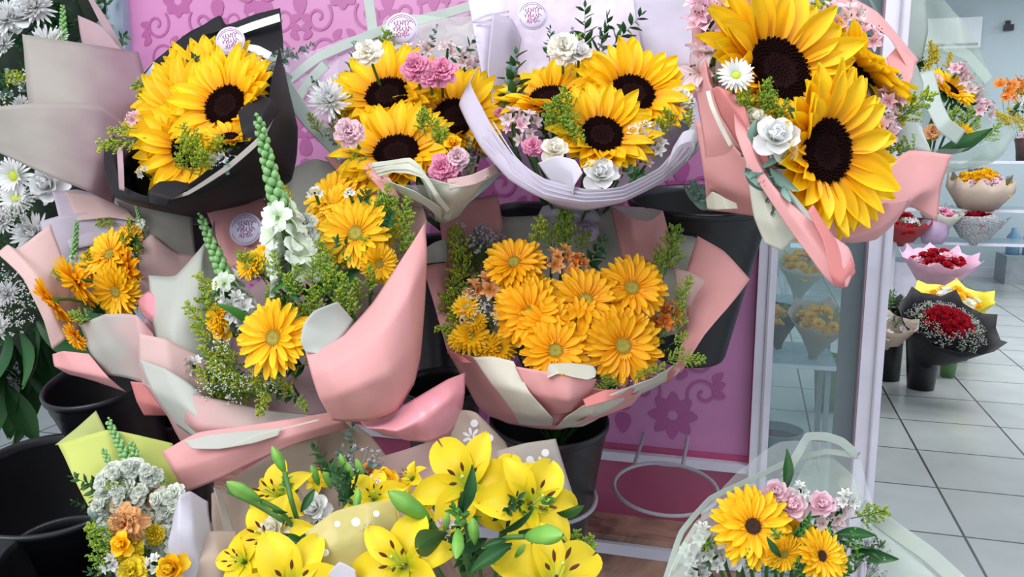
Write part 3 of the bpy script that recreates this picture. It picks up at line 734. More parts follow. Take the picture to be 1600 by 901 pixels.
B.sheet([[(182,228,1.19),(184,262,1.17),(186,296,1.17)],[(191,230,1.185),(193,262,1.165),(194,298,1.165)]], MAUVE, None, 'paper_trim', crinkle=0)
B.fill(['rus','green','gold'], [(250,180),(300,130),(300,250),(360,120),(240,240),(380,190),(330,200),(280,210)], 1.33, 60)
B.sheet([[(200,150,1.40),(280,100,1.43),(420,90,1.43)],[(190,240,1.37),(290,220,1.4),(440,190,1.4)],[(220,320,1.36),(300,320,1.38),(420,290,1.4)]], BLACKP, None, 'paper_wrap')
B.fl('sun', 354, 166, 1.19, 96, (-.22,.3,.92), bias=(-.8,.65)); B.fl('sun', 296, 186, 1.25, 104, (-.25,.2,.95), bias=(-1,.3)); B.fl('sun', 300, 232, 1.21, 88, (-.1,.1,1), bias=(-1,-.1)); B.fl('sun', 330, 138, 1.29, 92, (0,.35,.9), bias=(.2,1))
B.fl('sun', 282, 240, 1.22, 64, (-.2,-.1,1), bias=(-.8,-.8)); B.fl('sun', 358, 216, 1.13, 42, (.0,.75,.6)); B.fl('sun', 280, 150, 1.3, 84, (-.3,.5,.8), bias=(-.7,1))
for x, y in ((330,105),(352,96),(372,84),(395,98)): B.fl('wals', x, y, 1.3, 20, (0,.6,.8))
B.bit('gold',(325,110,1.33),(338,58,1.32)); B.bit('gold',(312,118,1.33),(318,82,1.32)); B.bit('gold',(228,215,1.2),(152,226,1.18)); B.bit('gold',(215,200,1.22),(168,202,1.2))
for p in ((285,262),(300,240),(312,262),(330,238),(300,222),(292,250),(305,255),(318,245),(290,236),(322,262),(296,268),(310,232)): B.bit('gold',(p[0],p[1]+12,1.13),(p[0]+U(-20,20),p[1]-26,1.10))
B.fl('pals',205,185,1.24,20,(-.3,.3,.9)); B.fl('pals',398,128,1.24,17,(.3,.3,.9)); B.fl('wals',352,240,1.12,20,(.2,.3,.9)); B.fl('daisy',334,250,1.12,12,(0,.3,.9)); B.fl('wals',222,268,1.2,14,(-.3,.3,.9))
B.fl('euc',352,272,1.12,30,(.4,.4,.8)); B.bit('euc',(425,98,1.36),(490,80,1.36)); B.bit('euc',(425,90,1.36),(452,72,1.34)); B.bit('euc',(408,120,1.32),(440,95,1.32))
B.sticker(360, 64, 1.29, 23, roll=.15)

# ================================================================== C: clear film sunflowers
B = Bouquet('sunflower_bouquet', 'sunflower bouquet in clear film with pale borders and bright pink carnations', (690, 360, 1.62))
f = B.sheet([[(418,100,1.42),(500,75,1.48),(600,42,1.52),(700,15,1.52),(790,-12,1.48)],[(450,170,1.38),(530,140,1.45),(610,120,1.48),(700,110,1.5),(770,110,1.46)],[(535,246,1.33),(600,240,1.4),(660,230,1.43),(720,220,1.43),(790,240,1.36)]], FILM, None, 'film_wrap', crinkle=.008)
def strip(b, pts, w, mat, parent=None, name='film_border', dd=-.004, cr=0.001):
    a = []; c = []
    for i, (x, y, d) in enumerate(pts):
        x0, y0, _ = pts[max(0, i-1)]; x1, y1, _ = pts[min(len(pts)-1, i+1)]; l = math.hypot(x1-x0, y1-y0) or 1; nx, ny = -(y1-y0)/l*w/2, (x1-x0)/l*w/2
        a.append((x+nx, y+ny, d+dd)); c.append((x-nx, y-ny, d+dd))
    return b.sheet([a, c], mat, None, name, crinkle=cr, parent=parent, thick=.0004)
strip(B, [(440,135,1.41),(500,88,1.46),(600,47,1.5),(700,20,1.5),(795,-8,1.46)], 15, FROST)
strip(B, [(575,-8,1.53),(580,30,1.52),(584,62,1.5)], 16, FROST)
strip(B, [(425,88,1.38),(440,125,1.37),(480,185,1.35),(540,246,1.3)], 24, FROST)
strip(B, [(460,160,1.37),(485,125,1.4),(510,100,1.43)], 16, FROST)
strip(B, [(405,125,1.36),(430,110,1.37),(455,125,1.37)], 14, FROST)
strip(B, [(400,170,1.36),(428,178,1.36),(445,160,1.37)], 18, FROST)
B.sheet([[(598,32,1.47),(650,22,1.47),(700,28,1.47),(738,26,1.47)],[(596,70,1.45),(650,65,1.45),(700,70,1.45),(748,70,1.45)],[(598,110,1.43),(650,110,1.43),(700,110,1.43),(748,108,1.43)]], FILMG, None, 'film_wrap')
for k in range(5): strip(B, [(694+k*3,66+k*9,1.44),(720+k*2,74+k*9,1.42),(745,64+k*9,1.44)], 2, WHITES, name='film_rib')
B.fill(['rus','green','euc'], [(540,130),(560,190),(600,200),(650,140),(680,230),(700,110),(740,220),(590,120),(640,180),(560,230)], 1.42, 60)
B.fl('sun', 606, 150, 1.32, 96, (-.08,.5,.85), bias=(-.4,1)); B.fl('sun', 712, 184, 1.31, 96, (.1,.45,.87), bias=(.05,1)); B.fl('sun', 620, 240, 1.22, 100, (-.05,.55,.83), bias=(-.3,1)); B.fl('sun', 690,150,1.36,50,(-.2,.8,.5))
for x, y, k, r in ((650,104,'carn',24),(690,108,'carn',23),(545,204,'lcarn',24),(693,262,'carn',24),(515,158,'mum',32),(672,118,'carn',18),(575,80,'wcarn',22),(715,245,'lcarn',18)): B.fl(k, x, y, 1.16 if y > 190 else 1.26, r*1.12, (0,.35,.93))
for x, y in ((610,85),(640,78),(668,72),(700,75),(725,90),(560,95),(530,125),(500,140),(735,250),(750,235),(725,268),(742,100)): B.fl('wals' if x < 600 else 'als', x, y, 1.3 if y > 200 else 1.38, 20, (U(-.3,.3),.4,.9))
for p in ((505,195),(520,200),(540,180),(560,165),(530,185)): B.bit('gold',(p[0],p[1]+20,1.32),(p[0]+U(-22,12),p[1]-18,1.3))
for p in ((668,200),(690,210),(680,190),(700,220),(655,195),(675,220)): B.bit('green',(p[0],p[1]+18,1.22),(p[0]+U(-25,25),p[1]-22,1.2))
B.bit('gold',(548,275,1.22),(560,240,1.2)); B.bit('gold',(530,250,1.24),(575,245,1.2)); B.bit('green',(655,125,1.3),(690,128,1.28))
B.bit('euc',(545,120,1.38),(560,62,1.38)); B.bit('euc',(520,160,1.38),(490,120,1.37)); B.bit('euc',(530,230,1.3),(505,210,1.3)); B.bit('euc',(735,270,1.22),(740,215,1.22)); B.bit('euc',(560,100,1.38),(600,62,1.38)); B.bit('euc',(672,80,1.4),(676,40,1.4))
B.fl('yrose',708,224,1.2,15,(0,.4,.9)); B.fl('yrose',690,280,1.2,10,(0,.4,.9))
B.sheet([[(530,246,1.27),(560,262,1.2),(600,285,1.14),(650,290,1.12),(710,285,1.13),(760,265,1.18),(800,246,1.28)],[(545,262,1.3),(580,290,1.24),(620,310,1.18),(660,315,1.16),(715,308,1.17),(755,285,1.22),(785,262,1.3)],[(610,320,1.42),(630,330,1.4),(650,336,1.4),(680,340,1.4),(700,338,1.4),(720,330,1.4),(740,320,1.42)]], FILMG, None, 'film_wrap', crinkle=.008)
B.sheet([[(545,246,1.24),(560,255,1.2),(580,280,1.16),(600,302,1.15)],[(562,243,1.23),(590,258,1.18),(610,280,1.14),(625,310,1.15)]], PINK, None, 'paper_wrap')
B.sheet([[(562,244,1.23),(580,262,1.17),(610,284,1.13),(650,300,1.12),(690,325,1.15)],[(575,258,1.22),(600,285,1.17),(630,305,1.15),(665,322,1.15),(690,345,1.2)]], CREAM, None, 'paper_wrap', crinkle=.006)
for q in range(4):   # loops of rolled cream edge
    strip(B, [(580+q*3,258+q*5,1.15),(610+q,254+q*4,1.13),(640,250+q*6,1.11),(655+q*3,262+q*5,1.11),(668+q*5,285+q*7,1.12),(690+q*4,322+q*3,1.16)], 7, CREAM, name='paper_roll')
strip(B, [(790,246,1.24),(750,285,1.19),(715,310,1.17),(695,345,1.22)], 10, CREAM, name='paper_roll'); strip(B, [(700,288,1.13),(740,280,1.14),(780,262,1.2)], 16, BLUSH, name='paper_roll')
strip(B, [(795,252,1.25),(765,285,1.22),(725,318,1.2)], 8, FROST, name='paper_roll')
B.sheet([[(655,275,1.13),(720,292,1.14),(765,275,1.17)],[(670,300,1.14),(710,312,1.15),(745,300,1.18)],[(680,345,1.25),(695,350,1.25),(715,340,1.25)]], CREAM, BLUSH, 'paper_wrap', crinkle=.01)
B.sticker(628, 45, 1.40, 26)

# ================================================================== D: white wrap
B = Bouquet('sunflower_bouquet', 'sunflower bouquet in white voile paper with white roses, centre of the top row', (890, 370, 1.55))
B.sheet([[(732,0,1.40),(800,-18,1.44),(870,-25,1.46),(940,-25,1.46),(1010,-20,1.45),(1085,-10,1.4)],[(752,110,1.36),(820,110,1.42),(880,110,1.45),(940,110,1.45),(1010,100,1.44),(1080,98,1.37)],[(768,190,1.31),(820,220,1.38),(870,240,1.4),(940,240,1.4),(1020,225,1.38),(1086,205,1.3)]], FILMW, None, 'voile_wrap', crinkle=.006)
strip(B, [(738,34,1.385),(760,24,1.39),(795,18,1.41)], 3, LAV, name='wrap_line'); strip(B, [(740,42,1.385),(762,32,1.39),(795,26,1.41)], 3, LAV, name='wrap_line')
strip(B, [(1000,-6,1.43),(1040,8,1.41),(1078,26,1.38)], 4, SATIN, name='wrap_line'); strip(B, [(1010,40,1.43),(1045,60,1.41),(1080,75,1.36)], 5, LAV, name='wrap_line'); strip(B, [(1015,85,1.43),(1045,98,1.41),(1080,102,1.36)], 4, WHITES, name='wrap_line')
B.sheet([[(770,20,1.38),(800,30,1.4),(815,60,1.42)],[(762,110,1.34),(780,130,1.36),(800,150,1.38)],[(775,190,1.3),(790,210,1.3),(810,220,1.32)]], LAV, None, 'voile_wrap')
B.sheet([[(990,-5,1.42),(1000,70,1.41),(1030,130,1.38),(1050,190,1.34)],[(1085,-10,1.39),(1082,90,1.36),(1085,150,1.32),(1088,200,1.28)]], LAV, None, 'voile_wrap', crinkle=.012)
B.sheet([[(753,95,1.35),(735,130,1.3),(765,190,1.22),(800,242,1.14),(850,280,1.08),(910,296,1.05),(970,292,1.06),(1030,262,1.12),(1060,225,1.18),(1080,195,1.26),(1082,150,1.34)],
         [(735,135,1.34),(718,165,1.28),(750,228,1.2),(795,280,1.13),(850,310,1.08),(915,320,1.06),(980,310,1.08),(1045,278,1.14),(1085,240,1.2),(1100,215,1.27),(1088,160,1.35)],
         [(760,160,1.4),(760,185,1.35),(780,235,1.28),(815,285,1.22),(860,315,1.18),(915,326,1.17),(970,316,1.18),(1020,290,1.23),(1060,255,1.28),(1075,225,1.34),(1070,180,1.4)],
         [(850,250,1.48),(850,270,1.47),(855,290,1.46),(860,315,1.45),(875,328,1.44),(895,332,1.44),(915,330,1.44),(930,320,1.45),(935,300,1.46),(938,280,1.47),(940,260,1.48)]], WHITEP, LAV, 'voile_wrap', crinkle=.006)
for k in range(3): strip(B, [(770-k*8,190+k*12,1.20),(805-k*4,245+k*12,1.125),(850,286+k*8,1.065),(912,302+k*6,1.04),(975,297+k*6,1.05),(1035,266+k*6,1.11),(1070+k*6,225+k*5,1.185)], 2, LAV, name='wrap_line')
B.sheet([[(840,255,1.07),(870,244,1.05),(898,250,1.04),(910,270,1.03)],[(850,270,1.07),(875,262,1.05),(893,270,1.04),(897,290,1.035)],[(868,292,1.07),(880,296,1.06),(890,300,1.05),(895,304,1.04)]], WHITEP, LAV, 'paper_roll')
B.sheet([[(1050,232,1.12),(1065,208,1.12),(1083,203,1.12),(1092,215,1.12),(1085,238,1.12)],[(1040,262,1.11),(1058,230,1.1),(1078,222,1.1),(1084,232,1.1),(1070,255,1.11)]], WHITEP, GREYP, 'paper_roll')
B.sheet([[(848,322,1.42),(870,316,1.38),(900,322,1.36),(930,326,1.4)],[(840,338,1.41),(868,334,1.36),(900,338,1.35),(938,340,1.4)],[(845,360,1.45),(870,365,1.42),(900,365,1.42),(930,362,1.45)]], WHITEP, None, 'voile_gather', crinkle=.016)
B.fill(['rus','green','euc'], [(830,190),(850,230),(900,180),(940,180),(980,210),(1030,180),(870,90),(1000,230),(920,250),(900,120)], 1.36, 60)
B.fl('sun', 860, 154, 1.31, 88, (-.08,.75,.65), bias=(-.2,1)); B.fl('sun', 988, 148, 1.30, 98, (.15,.42,.88), bias=(.4,1)); B.fl('sun', 940, 212, 1.2, 92, (.08,.4,.9), bias=(.2,1)); B.fl('sun', 930,112,1.36,45,(-.2,.7,.5))
for x, y, k, r in ((866,234,'rose',23),(938,272,'wrose',30),(1064,152,'wcarn',22),(880,72,'wcarn',28),(905,82,'wrose',20),(782,175,'carn',10),(832,228,'carn',18)): B.fl(k, x, y, 1.16 if y > 200 else 1.3, r, (0,.4,.9))
for x, y, k in ((805,195,'pals'),(828,185,'als'),(822,215,'als'),(985,240,'als'),(1000,250,'als'),(970,262,'als'),(1015,205,'wals'),(1025,225,'wals'),(1000,205,'wals'),(800,180,'als')): B.fl(k, x, y, 1.2, 25, (U(-.4,.4),.4,.9))
for p in ((860,190),(875,175),(890,185),(880,205),(865,170),(895,160),(900,215),(905,235),(900,200),(850,180)): B.bit('green',(p[0]+8,p[1]+24,1.2),(p[0]+U(-20,12),p[1]-22,1.17))
for p in ((1040,190),(1060,185),(1050,200),(1075,190)): B.bit('gold',(p[0],p[1]+16,1.22),(p[0]+U(-25,12),p[1]-18,1.2))
B.bit('euc',(905,100,1.36),(892,45,1.36)); B.bit('euc',(940,95,1.36),(945,45,1.36)); B.bit('rus',(915,100,1.36),(912,18,1.37)); B.bit('rus',(950,80,1.36),(1002,22,1.38)); B.bit('rus',(930,90,1.36),(960,30,1.38)); B.bit('green',(905,100,1.34),(885,60,1.34))
B.bit('rus',(805,180,1.3),(792,80,1.33)); B.bit('euc',(810,170,1.3),(788,95,1.33)); B.bit('euc',(1060,200,1.24),(1085,160,1.24)); B.bit('rus',(815,255,1.2),(790,220,1.2)); B.bit('rus',(985,275,1.14),(1000,268,1.1)); B.fl('rus',978,272,1.12,26,(.2,.4,.8))
B.fl('bud',892,195,1.15,16,(0,.3,.9))
B.sticker(832, 24, 1.36, 24)

# ================================================================== E: big pink bouquet, upper right
B = Bouquet('sunflower_bouquet', 'largest sunflower bouquet in pink and cream paper with a white rose, upper right', (1150, 320, 1.3))
B.sheet([[(1078,-15,1.02),(1082,60,1.0),(1086,140,.98),(1098,220,.97),(1108,300,1.02)],[(1092,-15,1.0),(1096,60,.97),(1105,130,.94),(1140,210,.92),(1160,310,1.0)],[(1098,-15,1.02),(1102,60,.98),(1115,140,.95),(1170,215,.92),(1215,330,.98)]], PINK, CREAM, 'paper_wrap')
B.sheet([[(1085,190,.98),(1120,200,.95),(1165,250,.92)],[(1098,270,1.0),(1130,290,.98),(1180,310,.95)],[(1105,328,1.08),(1140,332,1.06),(1195,340,1.04)]], PINK, CREAM, 'paper_wrap')
B.sheet([[(1102,312,1.04),(1112,300,1.0),(1128,308,.98),(1150,318,.98)],[(1104,326,1.04),(1118,328,1.0),(1135,327,.98),(1152,326,.98)]], CREAM, None, 'paper_roll', crinkle=.002)
# folded loop on the left
B.sheet([[(1110,140,.9),(1125,180,.88),(1160,235,.87),(1175,265,.86)],[(1122,136,.88),(1145,165,.85),(1178,215,.84),(1210,262,.83)],[(1150,150,.88),(1165,170,.85),(1172,210,.84),(1215,262,.84)]], ROSE, CREAM, 'paper_fold')
strip(B, [(1106,142,.885),(1112,165,.88),(1125,195,.87),(1142,228,.86)], 7, CREAM, name='edge_highlight')  # pale strip along the fold's edge, its highlight put into the colour
B.sheet([[(1145,160,.86),(1165,168,.86),(1172,200,.85)],[(1150,210,.845),(1170,215,.84),(1182,235,.84)],[(1170,262,.83),(1190,265,.82),(1208,290,.82)],[(1225,345,.8),(1245,345,.79),(1262,340,.79)],[(1285,430,.78),(1310,425,.77),(1325,385,.78)],[(1300,446,.78),(1322,448,.77),(1335,415,.78)]], PINK, ROSE, 'paper_fold', crinkle=.003)
B.sheet([[(1262,330,.785),(1270,320,.79),(1285,350,.79)],[(1285,375,.775),(1300,372,.78),(1312,380,.785)],[(1296,428,.765),(1315,438,.765),(1332,408,.775)],[(1302,446,.77),(1318,450,.77),(1337,425,.775)]], ROSE, None, 'paper_fold', crinkle=.002)
B.sheet([[(1162,240,.865),(1175,262,.86),(1190,285,.855)],[(1170,290,.86),(1190,305,.85),(1205,315,.85)],[(1178,340,.86),(1205,350,.84),(1230,345,.84)],[(1195,380,.86),(1222,392,.85),(1242,370,.85)]], CREAM, FROST, 'paper_roll', crinkle=.003)
B.sheet([[(1180,265,.85),(1192,262,.84),(1205,275,.84)],[(1215,320,.83),(1230,318,.82),(1240,330,.82)],[(1250,370,.82),(1262,368,.81),(1270,360,.81)]], MAUVE, CREAM, 'paper_fold', crinkle=.004)
B.sheet([[(1205,275,.83),(1225,290,.82),(1245,310,.82)],[(1235,330,.82),(1255,335,.81),(1275,345,.81)],[(1262,375,.82),(1278,372,.81),(1280,362,.81)]], GREYP, ROSE, 'paper_fold', crinkle=.004)
for a, b in (((1185,262,.83),(1242,246,.83)),((1212,292,.82),(1168,272,.81)),((1205,262,.82),(1222,305,.80)),((1225,290,.81),(1228,325,.80)),((1165,262,.83),(1190,300,.82)),((1175,225,.84),(1172,190,.85)),((1190,225,.84),(1232,240,.83))): B.bit('eleaf', a, b)
# right hand papers
B.sheet([[(1255,320,.93),(1310,300,.95),(1370,270,.97),(1420,235,1.0),(1486,242,1.0)],[(1275,355,.92),(1340,345,.94),(1400,325,.96),(1440,300,.98),(1470,290,1.0)],[(1295,378,.95),(1350,378,.96),(1395,350,.98),(1420,322,1.0),(1462,346,1.0)]], PINK, CREAM, 'paper_wrap')
B.sheet([[(1258,330,.92),(1320,335,.9),(1380,318,.9),(1422,310,.92)],[(1272,362,.92),(1325,372,.9),(1375,358,.9),(1410,330,.92)],[(1290,372,.94),(1330,380,.93),(1368,374,.93),(1400,345,.94)]], PINK, CREAM, 'paper_wrap')
B.sheet([[(1288,-15,1.1),(1330,-5,1.12),(1370,20,1.12),(1400,55,1.12),(1435,95,1.12)],[(1330,30,1.06),(1360,40,1.08),(1385,60,1.08),(1405,90,1.08),(1420,115,1.08)]], PINK, BLUSH, 'paper_wrap')
B.sheet([[(1385,90,1.08),(1405,72,1.08),(1432,95,1.08)],[(1395,130,1.07),(1412,125,1.07),(1425,120,1.07)],[(1400,165,1.06),(1410,150,1.06),(1415,140,1.06)]], PINK, None, 'paper_fold')
B.sheet([[(1410,110,1.09),(1430,100,1.1),(1442,130,1.1)],[(1400,170,1.06),(1425,180,1.07),(1440,200,1.08)],[(1400,240,1.04),(1430,235,1.04),(1452,238,1.04)]], FROST, BLUSH, 'film_wrap')
B.sheet([[(1092,20,1.06),(1200,-20,1.14),(1310,20,1.16),(1370,120,1.14),(1390,230,1.08)],[(1115,190,1.12),(1180,150,1.19),(1250,160,1.21),(1300,220,1.19),(1330,290,1.12)],[(1135,318,1.3),(1148,312,1.31),(1158,314,1.31),(1166,320,1.3),(1170,328,1.29)]], BLUSH, PINK, 'paper_wrap')
B.fill(['rus','green'], [(1160,80),(1150,150),(1190,190),(1250,180),(1230,250),(1330,140),(1370,200),(1300,60),(1220,60),(1250,290),(1200,240),(1140,100)], 1.04, 80)
B.fl('sun', 1214, 112, .93, 150, (.3,.22,.92), bias=(.7,.75)); B.fl('sun', 1288, 236, .86, 140, (.42,-.05,.86), bias=(1,-.1)); B.fl('sun', 1338, 100, 1.04, 116, (.6,.65,.4)); B.fl('sun',1330,150,.98,80,(.7,.4,.5))
for x, y, k, r in ((1195,240,'rose',26),): B.fl(k, x, y, .9, r, (-.1,.25,.95))
B.fl('daisy', 1150, 118, .84, 31, (-.15,.2,.95)); B.fl('rose', 1180, 185, .86, 20, (-.1,.3,.95)); B.fl('wrose', 1212, 214, .82, 38, (-.1,.3,.95))
for x, y, k, r in ((1128,40,'pals',70),(1112,98,'als',62),(1150,20,'pals',56),(1120,75,'als',34),(1210,6,'als',50),(1300,25,'pals',34),(1360,55,'pals',30),(1385,200,'pals',34),(1395,150,'pals',28),(1110,125,'als',30),(1095,10,'pals',34),(1330,20,'als',30),(1390,175,'als',24)): B.fl(k, x, y, 1.0 if x > 1180 else .96, r, (U(-.2,.2),.3,.9))
for p in ((1180,160),(1195,170),(1210,160),(1170,170),(1200,150),(1225,172),(1190,150),(1215,180)): B.bit('green',(p[0],p[1]+22,.87),(p[0]+U(-30,30),p[1]-25,.85))
B.bit('green',(1275,45,1.05),(1272,-10,1.05)); B.bit('gold',(1240,30,1.02),(1228,-10,1.02))
for a, b in (((1180,280,.85),(1240,242,.84)),((1200,262,.84),(1222,300,.82)),((1215,300,.82),(1175,268,.82)),((1190,262,.83),(1215,325,.81)),((1225,290,.83),(1230,335,.81)),((1180,200,.92),(1175,250,.88))): B.bit('leaf' if rnd.random() < .0 else 'euc', a, b)
B.fl('rus',1140,80,1.0,60,(-.2,.5,.8)); B.fl('rus',1110,60,1.0,60,(-.3,.4,.8))
for a, b in (((1100,320,1.25),(1062,300,1.26)),((1105,318,1.25),(1075,280,1.26)),((1108,320,1.25),(1098,282,1.25)),((1112,325,1.22),(1080,325,1.22))): B.bit('eleaf', a, b)
B.bit('euc',(1115,318,1.2),(1070,300,1.22)); B.bit('euc',(1110,330,1.2),(1085,285,1.2)); B.bit('euc',(1420,170,1.02),(1400,120,1.02)); B.bit('green',(1440,235,1.04),(1385,225,1.02)); B.bit('euc',(1400,172,1.02),(1405,132,1.02))

# ================================================================== N: film bouquet behind it
B = Bouquet('mixed_bouquet', 'film wrapped bouquet with sunflower and striped lilies, behind the big pink one at right', (1450, 300, 1.75))
B.sheet([[(1340,-30,1.5),(1390,-40,1.52),(1450,-20,1.55),(1500,25,1.55),(1545,110,1.52)],[(1360,60,1.48),(1410,50,1.55),(1455,60,1.58),(1490,100,1.57),(1548,190,1.52)],[(1400,200,1.5),(1430,210,1.55),(1460,215,1.58),(1490,215,1.57),(1540,220,1.52)]], FILMG, None, 'film_wrap', crinkle=.008)
B.sheet([[(1345,-20,1.46),(1400,-20,1.48),(1445,0,1.5)],[(1375,30,1.45),(1410,40,1.47),(1450,50,1.5)],[(1400,80,1.45),(1420,90,1.46),(1440,95,1.5)]], FROST, None, 'film_wrap')
strip(B, [(1475,72,1.5),(1510,85,1.5),(1545,125,1.5)], 16, FILMG)
strip(B, [(1446,112,1.4),(1458,160,1.38),(1475,195,1.36),(1502,215,1.36)], 26, FROST, name='film_fold')
B.sheet([[(1400,225,1.5),(1440,235,1.42),(1490,235,1.4),(1540,225,1.44),(1580,190,1.5)],[(1410,240,1.55),(1450,260,1.5),(1490,265,1.48),(1545,255,1.5),(1585,210,1.55)],[(1440,270,1.7),(1450,275,1.7),(1460,275,1.7),(1475,272,1.7),(1485,265,1.7)]], FILMG, None, 'film_wrap', crinkle=.012)
B.fill(['green','rus'], [(1460,150),(1480,190),(1500,200),(1450,120),(1500,150)], 1.56, 55)
B.fl('sun', 1482, 140, 1.48, 46, (.3,.5,.6)); B.fl('sun', 1500, 210, 1.46, 28, (.2,.5,.7)); B.fl('ocarn',1458,205,1.48,14,(0,.3,.9))
for p in ((1450,95),(1465,90),(1480,100),(1440,100),(1455,80)): B.bit('yel',(p[0],p[1]+18,1.5),(p[0]+U(-12,20),p[1]-18,1.5))
for x, y, k in ((1510,120,'als'),(1525,140,'als'),(1535,165,'pals'),(1500,108,'pals'),(1545,170,'als'),(1455,130,'prose')): B.fl(k, x, y, 1.48, 22, (.3,.3,.9))
for p in ((1490,185),(1510,190),(1530,195),(1540,210),(1520,180),(1480,180)): B.bit('green',(p[0]-10,p[1]+16,1.45),(p[0]+U(-6,26),p[1]-14,1.44))
B.bit('leaf',(1462,238,1.42),(1545,222,1.42)); B.bit('leaf',(1500,150,1.5),(1560,128,1.5))
# ================================================================== F: left pale pink gerberas
B = Bouquet('gerbera_bouquet', 'golden gerbera bouquet in pale pink and lavender paper at the left edge', (270, 620, 1.42))
B.sheet([[(82,300,1.38),(120,296,1.38),(160,305,1.38)],[(95,345,1.35),(140,340,1.36),(190,325,1.36)],[(110,390,1.33),(160,380,1.34),(230,370,1.35)]], LAV, PINK, 'paper_wrap')
B.sheet([[(100,298,1.36),(150,305,1.35),(205,330,1.36)],[(120,345,1.34),(170,340,1.34),(215,345,1.34)]], BLUSH, LAV, 'paper_wrap')
B.sheet([[(64,346,1.34),(105,335,1.34),(155,332,1.35),(205,345,1.35)],[(76,395,1.32),(120,390,1.34),(160,385,1.35),(210,385,1.35)],[(95,450,1.3),(140,460,1.33),(180,460,1.34),(225,450,1.34)]], LAV, BLUSH, 'paper_wrap')
B.sheet([[(-5,395,1.24),(12,382,1.24),(30,388,1.25),(82,350,1.3)],[(35,435,1.22),(55,430,1.22),(75,425,1.24),(100,400,1.28)],[(70,500,1.21),(85,490,1.21),(100,470,1.24),(120,440,1.27)],[(85,545,1.22),(105,530,1.22),(125,515,1.24),(140,500,1.28)]], BLUSH, PINK, 'paper_wrap')
B.sheet([[(180,310,1.4),(235,305,1.42),(300,330,1.42)],[(215,370,1.37),(260,370,1.38),(305,375,1.4)],[(225,440,1.35),(270,440,1.36),(310,420,1.38)]], GREYP, BLUSH, 'paper_wrap')
B.sheet([[(216,385,1.27),(240,366,1.28),(280,395,1.3),(325,402,1.32)],[(220,430,1.24),(250,430,1.26),(290,440,1.28),(330,420,1.32)],[(222,480,1.22),(255,475,1.24),(290,470,1.27),(330,450,1.3)]], BLUSH, MAUVE, 'paper_wrap')
B.sheet([[(330,395,1.25),(355,430,1.26)],[(275,450,1.2),(320,520,1.22)],[(225,500,1.17),(270,570,1.18)]], GP, BLUSH, 'paper_wrap', nu=8)
B.sheet([[(222,490,1.19),(216,470,1.2),(235,455,1.19),(265,465,1.19)],[(240,505,1.17),(245,495,1.16),(262,480,1.16),(285,460,1.18)],[(255,520,1.18),(262,505,1.17),(275,490,1.17),(300,440,1.2)]], SATIN, None, 'ribbon', crinkle=.006)
B.sheet([[(124,508,1.2),(165,490,1.16),(215,492,1.14),(240,520,1.14)],[(140,548,1.19),(185,540,1.15),(225,545,1.12),(260,570,1.13)],[(165,585,1.2),(200,590,1.16),(225,600,1.14),(265,625,1.14)]], PG, PINK, 'paper_wrap')
B.sheet([[(82,553,1.22),(100,548,1.2),(140,552,1.19)],[(85,572,1.21),(120,580,1.19),(170,590,1.17)],[(110,585,1.24),(150,595,1.22),(200,612,1.2)]], PINK, BLUSH, 'paper_wrap')
B.sheet([[(215,520,1.12),(260,530,1.1),(320,560,1.12)],[(220,570,1.11),(270,590,1.09),(330,600,1.12)],[(225,600,1.13),(275,640,1.12),(345,660,1.14)]], BLUSH, ROSE, 'paper_wrap')
B.sheet([[(205,595,1.16),(225,598,1.14),(262,610,1.14)],[(215,625,1.16),(235,630,1.14),(268,640,1.14)],[(228,648,1.18),(245,648,1.17),(272,648,1.17)]], ROSE, None, 'paper_wrap')
B.fill(['green','rus','gold'], [(130,480),(170,470),(190,430),(200,400),(150,440),(120,460),(180,500),(160,510)], 1.28, 55)
B.fl('gery', 172, 398, 1.26, 50, (-.35,.35,.75)); B.fl('gerb', 195, 425, 1.25, 46, (-.6,-.1,.8)); B.fl('gery', 120, 440, 1.22, 50, (-.6,-.55,.5)); B.fl('gerb', 85, 470, 1.2, 46, (-.7,-.6,.35)); B.fl('gery',182,455,1.22,48,(-.3,-.3,.9)); B.fl('gerb',118,526,1.2,28,(-.5,-.5,.6)); B.fl('gerb',145,415,1.27,36,(-.4,.3,.8)); B.fl('gerb',200,372,1.3,26,(0,.4,.8))
for x, y in ((210,360),(205,385),(215,400),(210,420),(215,440),(195,455),(185,470),(150,480),(215,470)): B.bit('gold', (x, y+18, 1.26), (x+U(-16,16), y-20, 1.25))
B.bit('snap',(112,450,1.3),(120,345,1.3)); B.bit('snap',(225,370,1.33),(210,310,1.33)); B.bit('gold',(190,350,1.34),(150,345,1.34)); B.fl('leaf',170,500,1.2,55,(-.6,.4,.6)); B.bit('green',(150,500,1.18),(105,490,1.18)); B.fl('ydaisy',205,450,1.22,18,(-.2,.2,.9))

